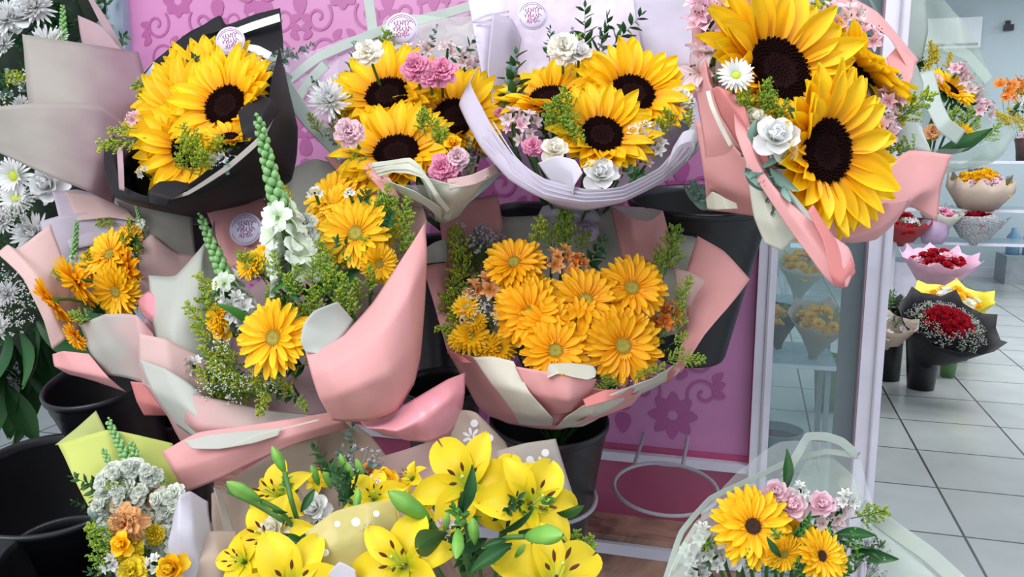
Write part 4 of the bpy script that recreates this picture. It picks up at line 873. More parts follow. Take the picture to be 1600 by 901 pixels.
# ================================================================== G: big pink bouquet with snapdragons
B = Bouquet('snapdragon_bouquet', 'pink wrapped bouquet of white snapdragons and yellow gerberas leaning left of centre', (600, 660, 1.38))
G1 = B
B.sheet([[(324,332,1.3),(360,312,1.3),(402,286,1.31)],[(338,370,1.27),(375,350,1.27),(420,330,1.28)],[(352,420,1.24),(395,410,1.24),(440,400,1.25)]], PINK, CREAM, 'paper_wrap')
B.sheet([[(410,320,1.3),(445,270,1.32),(490,248,1.33),(530,258,1.33)],[(440,400,1.27),(480,370,1.29),(530,350,1.3),(580,350,1.3)],[(480,470,1.25),(520,450,1.26),(560,440,1.26),(600,430,1.26)]], GREYP, PINK, 'paper_wrap')
B.sheet([[(508,246,1.32),(530,245,1.31),(555,262,1.3)],[(545,290,1.3),(560,285,1.29),(580,290,1.29)]], PINK, CREAM, 'paper_wrap')
B.sheet([[(590,290,1.3),(625,302,1.28),(655,312,1.25),(668,345,1.2)],[(600,350,1.28),(625,355,1.26),(650,360,1.22),(664,370,1.16)],[(600,430,1.26),(625,420,1.22),(645,410,1.18),(660,400,1.12)]], BLUSH, PINK, 'paper_wrap')
B.sheet([[(477,548,.99),(500,542,1.0),(540,520,1.02),(585,470,1.04),(625,410,1.07),(664,348,1.12)],
         [(487,585,.97),(515,575,.96),(550,555,.97),(595,520,.99),(640,460,1.03),(668,400,1.1)],
         [(500,622,.97),(530,615,.96),(565,600,.96),(610,580,.98),(645,540,1.03),(664,480,1.12)],
         [(520,656,1.0),(545,658,1.0),(580,656,1.0),(620,640,1.02),(648,600,1.07),(658,560,1.15)]], PINK, CREAM, 'paper_wrap')
B.sheet([[(478,550,.985),(470,532,.985),(475,505,.995),(492,485,1.0),(528,471,1.01)],[(500,552,.99),(515,545,1.0),(532,528,1.01),(545,512,1.02),(553,500,1.03)]], FROST, PINK, 'paper_roll', crinkle=.002)
B.sheet([[(232,430,1.2),(275,430,1.18),(320,380,1.2),(335,345,1.26)],[(240,520,1.15),(270,520,1.12),(310,480,1.15),(340,430,1.2)],[(250,590,1.12),(290,600,1.1),(330,590,1.14),(350,560,1.18)]], GREYP, BLUSH, 'paper_wrap')
B.sheet([[(225,600,1.1),(270,605,1.06),(330,620,1.05),(420,640,1.06),(520,650,1.08)],[(262,650,1.08),(310,665,1.03),(380,670,1.02),(450,665,1.03),(540,660,1.06)],[(290,700,1.1),(340,700,1.05),(400,690,1.04),(470,680,1.05),(550,668,1.1)]], GP, GREYP, 'paper_wrap')
B.sheet([[(218,560,1.1),(260,575,1.07),(300,600,1.06),(345,640,1.06)],[(240,610,1.07),(275,625,1.05),(310,650,1.03),(350,680,1.03)],[(272,660,1.08),(300,680,1.05),(330,695,1.04),(365,700,1.04)]], GREYP, MAUVE, 'paper_wrap')
B.sheet([[(252,706,1.0),(310,675,1.0),(380,665,.99),(450,655,1.0),(535,640,1.03)],[(270,735,.99),(330,715,.98),(390,695,.98),(455,680,.99),(540,658,1.03)],[(292,768,1.0),(350,745,.99),(410,715,.99),(470,690,1.0),(545,668,1.05)]], PINK, GREYP, 'paper_wrap')
B.sheet([[(285,690,.985),(330,678,.98),(390,672,.98),(440,668,.985)],[(300,700,.975),(345,700,.97),(395,692,.97),(435,680,.98)]], GREYP, ROSE, 'paper_fold', crinkle=.006)
strip(B, [(360,697,.965),(400,680,.965),(440,670,.97),(500,655,.98)], 2.5, CREAM, name='edge_highlight')  # thin pale bar painted in as the highlight on the fold
B.sheet([[(560,655,1.05),(600,650,1.04),(650,620,1.05),(700,590,1.1),(728,580,1.14)],[(575,665,1.02),(620,670,1.0),(665,650,1.02),(705,620,1.06),(728,610,1.12)],[(600,680,1.05),(640,688,1.03),(670,690,1.03),(700,680,1.07),(722,650,1.14)]], SATIN, None, 'ribbon', crinkle=.014)

B.sheet([[(300,520,1.2),(420,430,1.24),(560,380,1.25),(640,380,1.22)],[(310,590,1.17),(430,560,1.2),(550,520,1.2),(640,470,1.18)],[(320,650,1.12),(440,660,1.14),(550,640,1.14),(640,580,1.14)]], MAUVE, ROSE, 'paper_wrap')
B.fill(['rus','green','rus'], [(360,600),(390,600),(420,620),(440,600),(470,620),(400,560),(480,560),(520,440),(440,560),(560,400),(600,360),(380,540)], 1.12, 70, f=(-.2,.4,.9))
B.fill(['green','rus','green'], [(380,480),(420,440),(450,480),(500,440),(540,420),(580,400),(350,520),(380,580),(420,600),(460,600),(520,470),(480,400),(340,600),(550,330),(600,360),(440,620),(400,620),(370,610)], 1.16, 80, f=(-.2,.5,.8))
B.bit('snap',(462,440,1.08),(402,180,1.06)); B.bit('snap',(492,430,1.12),(425,262,1.12)); B.bit('snap',(385,520,1.14),(312,335,1.18)); B.bit('snap',(500,420,1.18),(450,300,1.22)); B.bit('snap',(390,520,1.15),(340,385,1.19))
B.fl('gery', 428, 528, 1.02, 66, (-.3,.15,.95)); B.fl('gery', 556, 365, 1.1, 62, (-.1,.25,.95)); B.fl('gery', 520, 305, 1.2, 52, (-.3,.6,.7)); B.fl('gery', 592, 412, 1.09, 34, (.5,-.2,.85)); B.fl('gery', 520, 330, 1.17, 44, (-.5,.3,.8)); B.fl('gery',545,315,1.18,50,(-.2,.7,.7))
B.fl('gery',592,345,1.15,44,(.5,.3,.8))
for x, y, k, r in ((398,408,'ycarn',22),(390,415,'ydaisy',26),(415,400,'ydaisy',24),(340,500,'ydaisy',24),(345,515,'yrose',18),(338,490,'ydaisy',20)): B.fl(k, x, y, 1.12, r, (-.4,.2,.9))
for x, y, r in ((440,405,30),(470,395,30),(500,400,28),(450,425,30),(370,480,32),(385,500,26),(360,468,26),(480,375,28),(300,570,22),(455,350,24),(478,345,22),(512,412,26),(545,300,16)): B.fl('flo' if x < 500 and x > 390 else 'wals', x, y, 1.1, r*(.8 if x > 390 else 1), (-.3,.5,.8))
for a, b in (((450,440,1.08),(395,425,1.08)),((420,455,1.06),(480,445,1.06)),((470,470,1.05),(425,452,1.06)),((400,520,1.1),(370,450,1.1)),((560,420,1.1),(500,470,1.06))): B.bit('fleaf', a, b)
for x, y in ((445,470),(470,500),(500,500),(430,480),(490,430),(520,400),(535,480),(560,460),(455,500),(570,440)): B.bit('green', (x+6, y+26, 1.09), (x+U(-30,30), y-24, 1.07))
for x, y in ((430,420),(450,440),(480,430),(500,450),(530,440),(520,470),(545,450),(480,470),(500,480),(550,480),(465,450),(515,420)): B.bit('green', (x+6, y+24, 1.06), (x+U(-26,26), y-24, 1.04))
for x, y in ((610,330),(625,350),(640,380),(620,385),(605,310),(630,330),(615,365)): B.bit('green', (x-6, y+26, 1.12), (x+U(-10,26), y-22, 1.12))
for x, y in ((330,450),(320,530),(330,560),(345,580),(360,590),(315,500),(350,555),(390,605),(420,615),(330,600),(410,600),(450,610),(355,560),(375,600)): B.bit('gold', (x+16, y+16, 1.06), (x+U(-40,0), y-22, 1.05))
B.bit('gold',(420,600,1.04),(402,650,1.02)); B.bit('green',(460,615,1.04),(480,640,1.02))
for x, y in ((350,580),(370,600),(400,595),(335,610),(380,620),(360,540),(430,610)): B.fl('gyp', x, y, 1.06, 36, (-.3,.2,.9), stem=False)
B.fl('wals',492,300,1.16,16,(0,.4,.9)); B.bit('yel',(460,320,1.2),(440,285,1.2))
B.sticker(384, 358, 1.24, 26, (-.1,.15,1))

# ================================================================== H: centre gerbera bouquet
B = Bouquet('gerbera_bouquet', 'large orange gerbera bouquet in pink and grey white paper, centre of the picture', (870, 700, 1.42))
B.sheet([[(770,340,1.39),(850,336,1.41),(920,334,1.41),(965,320,1.4),(1040,348,1.39)],[(740,430,1.36),(850,430,1.4),(930,430,1.4),(980,430,1.39),(1060,430,1.36)],[(720,520,1.33),(850,540,1.38),(930,540,1.38),(980,540,1.36),(1060,520,1.32)]], GREYP, PINK, 'paper_wrap')
B.sheet([[(684,326,1.34),(730,312,1.36),(778,304,1.37)],[(690,370,1.32),(735,362,1.34),(786,355,1.35)],[(700,440,1.3),(740,430,1.32),(790,420,1.34)]], PINK, CREAM, 'paper_wrap')
B.sheet([[(664,388,1.28),(680,378,1.3),(700,372,1.32)],[(662,412,1.27),(680,410,1.29),(700,408,1.3)]], GREYP, PINK, 'paper_wrap')
B.sheet([[(661,416,1.27),(680,412,1.28),(700,410,1.3)],[(680,480,1.24),(692,478,1.25),(710,470,1.28)],[(700,552,1.2),(712,548,1.21),(730,540,1.25)]], PINK, CREAM, 'paper_wrap')
B.sheet([[(952,320,1.33),(985,340,1.28),(1015,345,1.27),(1036,330,1.3)],[(962,360,1.33),(990,372,1.29),(1018,372,1.29),(1044,360,1.32)],[(972,405,1.34),(1000,408,1.32),(1030,412,1.32),(1058,415,1.34)]], PINK, CREAM, 'paper_fold')
B.sheet([[(955,321,1.33),(975,322,1.36),(1010,324,1.36),(1036,329,1.31)],[(965,333,1.32),(985,342,1.285),(1015,346,1.275),(1033,336,1.3)]], CREAM, None, 'paper_roll', crinkle=.001)
B.sheet([[(1046,352,1.35),(1070,362,1.34),(1090,374,1.33)],[(1048,400,1.33),(1062,408,1.32),(1080,414,1.31)],[(1052,430,1.32),(1065,432,1.31),(1078,430,1.3)]], GREYP, CREAM, 'paper_wrap')
B.sheet([[(1090,368,1.28),(1132,392,1.25),(1172,436,1.22)],[(1072,425,1.28),(1110,450,1.24),(1140,475,1.21)],[(1072,500,1.24),(1085,515,1.22),(1100,522,1.2)],[(1052,580,1.2),(1058,582,1.19),(1064,580,1.18)]], PINK, CREAM, 'paper_wrap')
B.sheet([[(1052,418,1.28),(1080,426,1.26),(1112,442,1.25)],[(1058,470,1.26),(1075,480,1.245),(1092,488,1.235)],[(1060,530,1.24),(1065,535,1.23),(1075,530,1.225)]], BLUSH, PINK, 'paper_wrap')
B.sheet([[(698,546,1.22),(760,562,1.14),(830,582,1.1),(900,600,1.09),(960,610,1.1),(1010,600,1.13),(1066,560,1.2)],
         [(722,590,1.24),(775,610,1.15),(835,622,1.11),(895,632,1.1),(950,628,1.11),(990,615,1.14),(1035,592,1.2)],
         [(745,632,1.28),(785,645,1.2),(835,655,1.15),(880,658,1.14),(930,645,1.16),(960,632,1.2),(1000,612,1.26)],
         [(765,650,1.36),(795,662,1.32),(835,668,1.3),(875,670,1.28),(910,660,1.3),(935,650,1.32),(960,640,1.35)]], PINK, CREAM, 'paper_wrap')
B.sheet([[(698,545,1.2),(722,556,1.16),(736,566,1.14)],[(705,560,1.19),(722,566,1.15),(738,566,1.135)]], ROSE, None, 'paper_fold', crinkle=.002)
B.sheet([[(738,558,1.12),(770,556,1.11),(802,564,1.09)],[(768,600,1.11),(800,605,1.09),(828,612,1.08)],[(800,640,1.14),(825,645,1.12),(862,650,1.1)],[(812,662,1.2),(835,664,1.18),(862,664,1.17)]], CREAM, PINK, 'paper_fold', crinkle=.008)
B.sheet([[(804,572,1.08),(850,580,1.06),(892,588,1.05),(932,592,1.06)],[(825,612,1.08),(860,620,1.06),(890,625,1.05),(925,612,1.07)],[(855,648,1.12),(872,648,1.11),(895,645,1.1),(915,632,1.1)]], PINK, CREAM, 'paper_fold')
B.sheet([[(852,584,1.075),(858,568,1.08),(890,566,1.08),(925,570,1.08),(932,580,1.07)],[(855,590,1.05),(875,582,1.045),(895,588,1.04),(918,592,1.045),(930,588,1.055)]], CREAM, None, 'paper_roll', crinkle=.002)
B.sheet([[(908,632,1.08),(960,610,1.07),(1020,590,1.1),(1066,562,1.17)],[(880,655,1.11),(940,640,1.09),(1000,610,1.12),(1058,585,1.18)],[(865,668,1.2),(910,665,1.18),(960,640,1.2),(1010,612,1.22)]], CREAM, PINK, 'paper_fold', crinkle=.012)
B.sheet([[(910,622,1.06),(945,608,1.06),(990,605,1.09)],[(915,634,1.05),(945,626,1.05),(985,616,1.09)]], ROSE, None, 'paper_fold', crinkle=.006)
B.sheet([[(930,640,1.07),(965,622,1.08),(1003,612,1.12)],[(900,664,1.14),(945,648,1.12),(985,632,1.15)]], PINK, None, 'paper_fold', crinkle=.006)
B.sheet([[(1040,600,1.17),(1046,580,1.15),(1068,562,1.15)],[(1048,594,1.16),(1058,578,1.15),(1072,566,1.16)]], ROSE, CREAM, 'paper_roll', crinkle=.002)
B.fill(['green','rus','gold'], [(740,470),(760,520),(800,440),(850,480),(900,420),(900,520),(960,480),(1000,480),(1000,560),(780,560),(960,580),(1040,500),(850,560),(720,520),(930,600),(830,400)], 1.27, 70)
for x, y, r, f in ((803,410,52,(-.1,.6,.8)),(987,450,60,(.1,.35,.93)),(915,470,62,(-.05,.45,.9)),(828,490,62,(-.1,.2,.97)),(973,540,66,(.1,.1,1)),(868,548,60,(0,.35,.95)),(855,505,50,(0,.2,.9)),(905,500,42,(0,.3,.9))):
    B.fl('gerb', x, y, 1.2 - (y-400)*.0004, r, f)
for x, y, k, r in ((862,405,'oals',30),(895,412,'oals',28),(758,445,'oals',34),(740,450,'oals',24),(880,395,'oals',22),(1045,490,'orals',30),(1035,500,'orals',26),(905,408,'orals',20),(1050,480,'oals',18),(1010,520,'ydaisy',18)): B.fl(k, x, y, 1.2, r, (U(-.3,.3),.4,.9))
for x, y, r in ((800,452,24),(838,450,28),(735,525,34),(780,545,30),(728,480,24),(760,540,26),(815,448,22),(742,500,22),(790,470,20),(860,450,18),(720,530,24)): B.fl('ydaisy', x, y, 1.19, r, (U(-.3,.1),.4,.9))
for x, y in ((740,470),(755,490),(770,500),(735,500),(765,480)): B.fl('gyp', x, y, 1.17, 30, (-.2,.3,.9), stem=False)
for x, y in ((975,600),(985,590),(960,595)): B.fl('gyp', x, y+12, 1.14, 26, (.2,.0,.9), stem=False)
for a, b in (((885,400,1.3),(878,318,1.33)),((870,400,1.3),(848,360,1.32)),((905,400,1.3),(915,360,1.32)),((735,430,1.28),(712,350,1.3)),((730,470,1.26),(715,380,1.29)),((715,500,1.24),(700,420,1.26)),((1035,440,1.26),(1055,355,1.27)),((1030,450,1.26),(1028,390,1.27)),((1050,470,1.24),(1070,455,1.23)),((1050,560,1.14),(1100,562,1.12)),((1045,540,1.16),(1075,520,1.14)),((1035,570,1.15),(1070,545,1.14)),((720,510,1.2),(680,515,1.2)),((715,530,1.2),(700,480,1.2)),((712,545,1.2),(698,505,1.2)),((975,600,1.12),(940,590,1.12)),((985,600,1.12),(1010,575,1.12)),((960,600,1.12),(930,605,1.11)),((1060,480,1.2),(1075,430,1.2)),((1055,530,1.2),(1065,470,1.2)),((1000,590,1.12),(1040,570,1.12))): B.bit('green' if a[0] > 800 else 'gold', a, b)
B.bit('green',(885,410,1.28),(880,330,1.31)); B.bit('green',(1040,430,1.26),(1050,375,1.27))
for x, y in ((745,400),(760,395),(730,395),(770,400)): B.bit('lav', (x, y+35, 1.3), (x+U(-10,14), y-50, 1.31))
B.sticker(914, 361, 1.36, 22, (0,.6,.8))
# ================================================================== J: yellow green wrap bottom left
B = Bouquet('snapdragon_bouquet', 'small bouquet in lime green paper with white snapdragons and an orange carnation', (300, 960, 1.15))
B.sheet([[(88,694,1.02),(120,668,1.04),(150,641,1.06)],[(105,692,1.02),(135,680,1.02),(165,672,1.04)],[(120,700,1.02),(145,695,1.02),(180,690,1.03)]], OLIVE, LIME, 'paper_wrap', crinkle=.002)
B.sheet([[(88,694,1.01),(165,672,1.01),(215,680,1.02),(270,692,1.04)],[(115,745,.99),(170,735,1.0),(225,730,1.01),(280,740,1.03)],[(140,790,.98),(180,790,.99),(230,790,1.0),(285,800,1.02)],[(190,860,.97),(220,860,.99),(250,860,1.0),(290,860,1.02)]], LIME, OLIVE, 'paper_wrap')
B.sheet([[(140,785,.97),(155,800,.96),(175,820,.95)],[(160,840,.96),(180,850,.95),(200,860,.94)],[(190,930,1.0),(210,930,.98),(230,930,.97)]], WHITEP, LAV, 'paper_wrap')
B.sheet([[(275,800,.9),(288,770,.9),(305,762,.92),(330,780,.95)],[(262,850,.88),(280,830,.87),(305,825,.88),(335,840,.92)],[(270,930,.9),(290,930,.88),(315,930,.88),(345,930,.92)]], WHITEP, LAV, 'paper_wrap', crinkle=.008)
B.fill(['green','rus','frus'], [(190,800),(220,820),(240,860),(200,870),(260,890),(180,760),(230,770),(250,800),(190,890)], .98, 70)
B.bit('snap',(235,790,.97),(168,655,1.02)); B.bit('snap',(260,850,.95),(205,690,1.0)); B.bit('snap',(215,820,.95),(160,700,.99)); B.bit('snap',(275,880,.93),(255,745,.97)); B.bit('snap',(240,830,.95),(175,735,.99))
for x, y in ((175,735),(165,770),(195,760),(215,770),(185,785),(235,745),(250,780),(155,795),(255,820),(240,840),(260,800),(205,730),(270,770),(160,750)): B.fl('flo', x, y, .94, 19, (U(-.4,.2),.3,.9)); B.fl('flo', x+U(-12,12), y+U(-12,12), .93, 12, (U(-.5,.2),.3,.9))
B.fl('ocarn',194,820,.9,34,(-.2,.2,1)); B.fl('ocarn',245,778,.95,20,(-.2,.2,1)); B.fl('ycarn',198,862,.9,26,(-.2,.2,1)); B.fl('yrose',190,850,.88,20,(-.2,.2,1)); B.fl('yrose',268,888,.86,26,(-.1,.3,1)); B.fl('ycarn',240,835,.92,18,(-.2,.2,1)); B.fl('ycarn',205,893,.88,28,(-.2,.2,1)); B.fl('yrose',180,790,.94,12,(-.2,.2,1))
for x, y in ((150,845),(165,860),(155,880),(160,830)): B.bit('green', (x+35, y+15, .9), (x-U(10,35), y-10, .88))
B.bit('euc',(170,880,.88),(160,800,.92)); B.fl('wals',170,880,.88,20,(-.2,.2,1)); B.fl('wals',240,880,.88,20,(-.2,.2,1))
B.bit('rus',(150,800,.95),(118,780,.95))

# ================================================================== lilies
def lilyb(): pass
K = Bouquet('lily_bouquet', 'yellow lily bouquet in beige taupe paper, left of the two lily bouquets', (470, 1010, 1.1))
K.sheet([[(332,770,1.0),(380,735,1.03),(440,700,1.06),(500,665,1.08)],[(334,810,.98),(380,800,1.02),(440,790,1.05),(500,780,1.06)],[(345,880,.97),(390,880,1.0),(440,880,1.02),(500,880,1.02)]], TAUPE, BLUSH, 'paper_wrap')
K.sheet([[(445,710,1.07),(490,675,1.09),(540,655,1.1),(580,680,1.1),(615,725,1.1)],[(450,760,1.05),(500,745,1.08),(545,740,1.09),(590,750,1.09),(630,770,1.08)],[(455,860,1.02),(510,850,1.04),(555,850,1.04),(600,850,1.04),(640,850,1.02)]], TAUPE, BLUSH, 'paper_wrap')
K.sheet([[(285,850,.9),(330,830,.9),(370,830,.92)],[(300,880,.88),(340,870,.88),(375,870,.9)],[(310,930,.88),(345,930,.88),(385,930,.9)]], TAUPE, BLUSH, 'paper_wrap')
K.sheet([[(335,760,.95),(345,800,.93),(352,850,.92)],[(345,765,.96),(362,810,.94),(372,860,.92)]], BEIGE, TAUPE, 'paper_wrap')
Lb = Bouquet('lily_bouquet', 'yellow lily bouquet in beige paper with white flower print, centre bottom', (760, 1010, 1.1))
Lb.sheet([[(590,715,1.08),(640,700,1.1),(690,680,1.11),(730,640,1.12)],[(600,770,1.06),(650,760,1.08),(700,750,1.09),(745,700,1.1)],[(620,860,1.02),(670,860,1.04),(710,850,1.05),(760,800,1.06)]], BLUSH, TAUPE, 'paper_wrap')
Lb.sheet([[(700,655,1.09),(722,640,1.1),(745,645,1.1),(790,690,1.12)],[(710,720,1.08),(740,710,1.08),(770,720,1.08),(810,740,1.1)],[(720,800,1.05),(750,800,1.05),(780,800,1.05),(820,800,1.06)]], TAUPE, BEIGE, 'paper_wrap')
Lb.sheet([[(775,705,1.05),(820,692,1.05),(868,684,1.06)],[(780,750,1.03),(825,745,1.03),(885,740,1.04)],[(785,830,1.0),(830,830,1.0),(905,800,1.02)]], BEIGE, TAUPE, 'paper_wrap')
def print_flower(b, px, py, d, r, n=7):
    m = MB(); c = P(px, py, d); z = -F
    for i in range(n):
        a = 2*PI*i/n; dx = RT*math.cos(a) + UP*math.sin(a); dy = RT*-math.sin(a) + UP*math.cos(a); q = r*d/FPX
        m.poly([c + z*.0003*i + dx*q*u + dy*q*v for u, v in ((.15,-.04),(.6,-.17),(.95,-.1),(1,0),(.95,.1),(.6,.17),(.15,.04))], WHITES)
    m.obj('printed_flower', b.root, smooth=False)
def print_dot(b, px, py, d, r):
    m = MB(); c = P(px, py, d); q = r*d/FPX
    m.poly([c + (RT*math.cos(2*PI*i/16) + UP*math.sin(2*PI*i/16))*q for i in range(16)], WHITES); m.obj('printed_dot', b.root, smooth=False)
print_flower(Lb, 737, 682, 1.075, 15); print_flower(Lb, 846, 727, 1.025, 15); print_flower(Lb, 742, 690, 1.07, 11)
for x, y, d, r in ((741,661,1.085,6),(765,684,1.085,6),(852,707,1.03,6),(828,718,1.03,6)): print_dot(Lb, x, y, d, r)
# translucent printed sheet between the two
K.sheet([[(478,830,.84),(520,800,.84),(570,785,.85),(620,778,.87)],[(490,870,.82),(530,850,.82),(580,835,.83),(625,830,.86)],[(505,935,.82),(540,930,.82),(585,925,.82),(630,920,.85)]], film_mat('yellowish printed film', '#dfd38a', .55, .3), None, 'film_wrap')
for x, y, r in ((527,818,5),(556,815,7),(508,863,6),(588,802,5)): print_dot(K, x, y, .815, r)
K.sheet([[(508,901,.8),(530,878,.8),(555,890,.8)],[(505,930,.8),(530,930,.8),(560,930,.8)]], WHITEP, None, 'paper_wrap', crinkle=.001)
K.fill(['rus','rus','frus'], [(420,800),(460,780),(500,830),(540,780),(580,800),(460,860),(400,860),(520,760),(560,760),(600,830)], .98, 70)
for x, y, k, r, d in ((430,772,'lily',62,.93),(420,840,'lily',70,.88),(455,915,'lily',98,.79),(585,775,'lily',50,.95),(495,750,'lily',20,1.02),(375,875,'lily',50,.86)):
    K.fl(k, x, y, d, r, (-.3 if x < 450 else .15, .45, .8))
K.fl('lily', 625, 880, .8, 90, (-.15,.45,.85)); K.fl('wrose',492,792,.92,24,(-.2,.4,.9)); K.fl('wals',495,810,.92,28,(-.2,.4,.9)); K.fl('rose',425,828,.88,24,(-.3,.4,.9)); K.fl('yrose',600,752,.98,24,(.1,.5,.8)); K.fl('orals',570,740,1.0,24,(.1,.5,.8)); K.fl('rose',590,755,.97,18,(.1,.5,.8))
def bud(b, a, c):
    pa, pc = P(*a), P(*c); v = pc-pa; ln = v.length*FPX/a[2]; mid = ((a[0]+c[0])/2, (a[1]+c[1])/2, (a[2]+c[2])/2); z = v.normalized()
    b.fl('bud', *mid, ln, (z.dot(RT), z.dot(UP), -z.dot(F)))
bud(K, (408,782,.86), (354,752,.85)); bud(K, (445,738,.9), (425,697,.9)); bud(K, (556,800,.86), (560,762,.87)); bud(K, (672,812,.84), (607,768,.82))
def tw(b, pts, w=.0028, name='bud_stem'):
    m = MB(); m.tube(resample([P(*p) for p in pts], 10), w, STEM, 6); m.obj(name, b.root)
tw(K, [(408,782,.86),(440,800,.87),(470,840,.9)]); tw(K, [(445,738,.9),(455,780,.88),(470,830,.9)]); tw(K, [(672,812,.84),(685,835,.85),(695,860,.87)]); tw(K, [(356,766,.87),(405,790,.88),(445,815,.88),(480,840,.92)])
for a, c in (((450,835,.84),(388,872,.82)),((470,800,.86),(492,762,.86)),((450,800,.87),(415,800,.86)),((480,850,.86),(440,835,.84))): K.bit('lleaf' if a[0] == 450 and a[1] == 800 else 'leaf', a, c)
for a, c in (((540,790,1.0),(545,665,1.02)),((555,780,1.0),(560,690,1.02)),((530,790,1.0),(525,700,1.02)),((560,790,1.0),(590,720,1.0))): K.bit('lav' if a[0] == 555 else 'euc', a, c)
for x, y in ((490,740),(520,735),(545,735),(510,745),(535,722),(560,730)): bud(K, (x+8, y+18, .99), (x-4, y-14, .99))
for x, y in ((580,825),(590,835)): K.fl('gyp', x, y, .84, 26, (0,.3,1), stem=False); K.fl('euc', x, y, .85, 22, (0,.4,.8), stem=False)
Lb.fill(['rus','rus','frus'], [(740,810),(780,800),(800,840),(720,850),(760,860),(840,850),(700,870),(880,860),(820,800),(690,840),(790,880),(860,820),(740,890),(830,890),(900,890)], .93, 80)
Lb.fl('lily', 728, 755, .92, 92, (-.1,.4,.9), roll=.2); Lb.fl('lily', 835, 785, .9, 88, (.25,.4,.85), roll=.9); Lb.fl('lily', 790, 752, .96, 60, (0,.6,.7)); Lb.fl('lily', 868, 905, .8, 105, (.15,.65,.7), roll=.5); Lb.fl('lily',640,745,.98,30,(-.6,.5,.5))
Lb.fl('lily', 655, 800, .95, 40, (-.5,.1,.8))
Lb.fl('orals',795,760,.93,20,(.1,.5,.8)); Lb.fl('yrose',640,820,.9,18,(-.1,.5,.8))
bud(Lb, (705,832,.8), (732,795,.79)) if 0 else None
bud(Lb, (716,825,.8), (713,873,.77)); bud(Lb, (742,850,.8), (738,808,.79)); bud(Lb, (820,838,.8), (880,835,.76)); bud(Lb, (695,830,.84), (700,800,.84)); bud(Lb, (805,870,.82), (820,850,.82))
tw(Lb, [(820,838,.8),(790,840,.81),(755,865,.84),(735,900,.88)]); tw(Lb, [(716,825,.8),(725,815,.82),(730,830,.86),(735,880,.9)]); tw(Lb, [(740,840,.81),(725,860,.84),(735,900,.9)])
for a, c in (((722,800,.82),(757,748,.8)),((725,798,.82),(698,758,.81)),((700,832,.82),(592,874,.77)),((760,840,.82),(735,875,.78)),((790,842,.8),(752,850,.79)),((800,850,.8),(735,875,.77)),((810,835,.84),(935,808,.86)),((700,850,.85),(676,876,.84)),((870,800,.9),(934,812,.88)),((740,860,.82),(790,880,.8)),((780,830,.84),(845,828,.83))): Lb.bit('leaf', a, c)
for x, y in ((900,860),(910,850),(895,845)): Lb.bit('green', (x-6, y+18, .9), (x+U(8,30), y-12, .88))
Lb.fl('als',695,822,.86,20,(0,.4,.9))

# ================================================================== M: film bouquet bottom right
B = Bouquet('gerbera_bouquet', 'gerbera bouquet in clear film with pale green border, bottom right corner', (1230, 1080, 1.15))
B.sheet([[(1095,800,1.02),(1150,735,1.04),(1220,690,1.06),(1300,690,1.06),(1345,720,1.05)],[(1090,850,.98),(1150,790,1.04),(1220,760,1.06),(1300,770,1.06),(1380,830,1.0)],[(1040,910,.92),(1140,880,1.0),(1240,870,1.02),(1320,870,1.0),(1470,905,.92)]], FILM, None, 'film_wrap', crinkle=.008)
B.sheet([[(1235,760,1.05),(1260,720,1.05),(1300,715,1.05),(1330,740,1.04)],[(1210,800,1.03),(1260,780,1.04),(1310,780,1.04),(1345,800,1.02)]], FILMG, None, 'film_wrap')
strip(B, [(1040,905,.88),(1065,830,.93),(1110,778,.98),(1170,750,1.01),(1230,722,1.03),(1290,705,1.03),(1340,712,1.02)], 9, FROST)
strip(B, [(1225,745,1.0),(1248,705,1.01),(1262,682,1.02),(1290,682,1.02),(1315,690,1.02),(1340,712,1.02)], 14, FROST)
strip(B, [(1050,890,.87),(1090,815,.93),(1160,775,.98),(1205,765,1.0),(1240,730,1.0)], 7, FILMG, name='film_fold')
strip(B, [(1345,790,1.0),(1400,830,.96),(1450,865,.92),(1500,910,.88)], 26, FROST);
B.sheet([[(1340,785,1.0),(1380,800,.98),(1425,840,.94)],[(1345,830,.98),(1380,850,.96),(1440,880,.92)],[(1360,905,.94),(1400,905,.92),(1480,920,.88)]], FILMG, None, 'film_wrap', crinkle=.01)
B.sheet([[(1040,910,.84),(1062,850,.88),(1085,815,.92)],[(1060,930,.82),(1085,870,.85),(1110,830,.9)]], FILMG, None, 'film_wrap')
B.sheet([[(1040,912,.86),(1150,935,.8),(1260,945,.79),(1380,935,.82),(1475,910,.88)],[(1150,1020,1.0),(1190,1030,.95),(1230,1035,.94),(1270,1030,.95),(1310,1020,1.0)],[(1200,1085,1.12),(1215,1090,1.1),(1230,1090,1.1),(1245,1090,1.1),(1260,1085,1.12)]], FILM, None, 'film_wrap')
B.fill(['rus','frus','green'], [(1120,850),(1160,860),(1200,870),(1240,880),(1280,830),(1300,860),(1260,800),(1340,870),(1100,890),(1180,890),(1320,820)], .97, 65)
B.fl('gerk', 1176, 822, .9, 68, (.0,.4,.92)); B.fl('gerk', 1283, 868, .86, 46, (.4,.3,.85)); B.fl('gery', 1245, 830, .93, 34, (.2,.6,.7)); B.fl('gerk',1300,880,.87,36,(.5,.1,.8)); B.fl('gery',1225,865,.88,34,(.2,-.2,.8))
for x, y, k, r in ((1212,768,'prose',20),(1236,788,'prose',26),(1284,788,'prose',22),(1100,835,'wals',26),(1145,850,'wals',30),(1160,870,'wals',28),(1080,865,'wals',26),(1120,870,'wals',26),(1310,800,'als',28),(1325,780,'wals',22),(1295,815,'als',24),(1090,890,'wals',28),(1340,860,'als',18),(1250,765,'wals',18)): B.fl(k, x, y, .92, r, (U(-.2,.2),.45,.9))
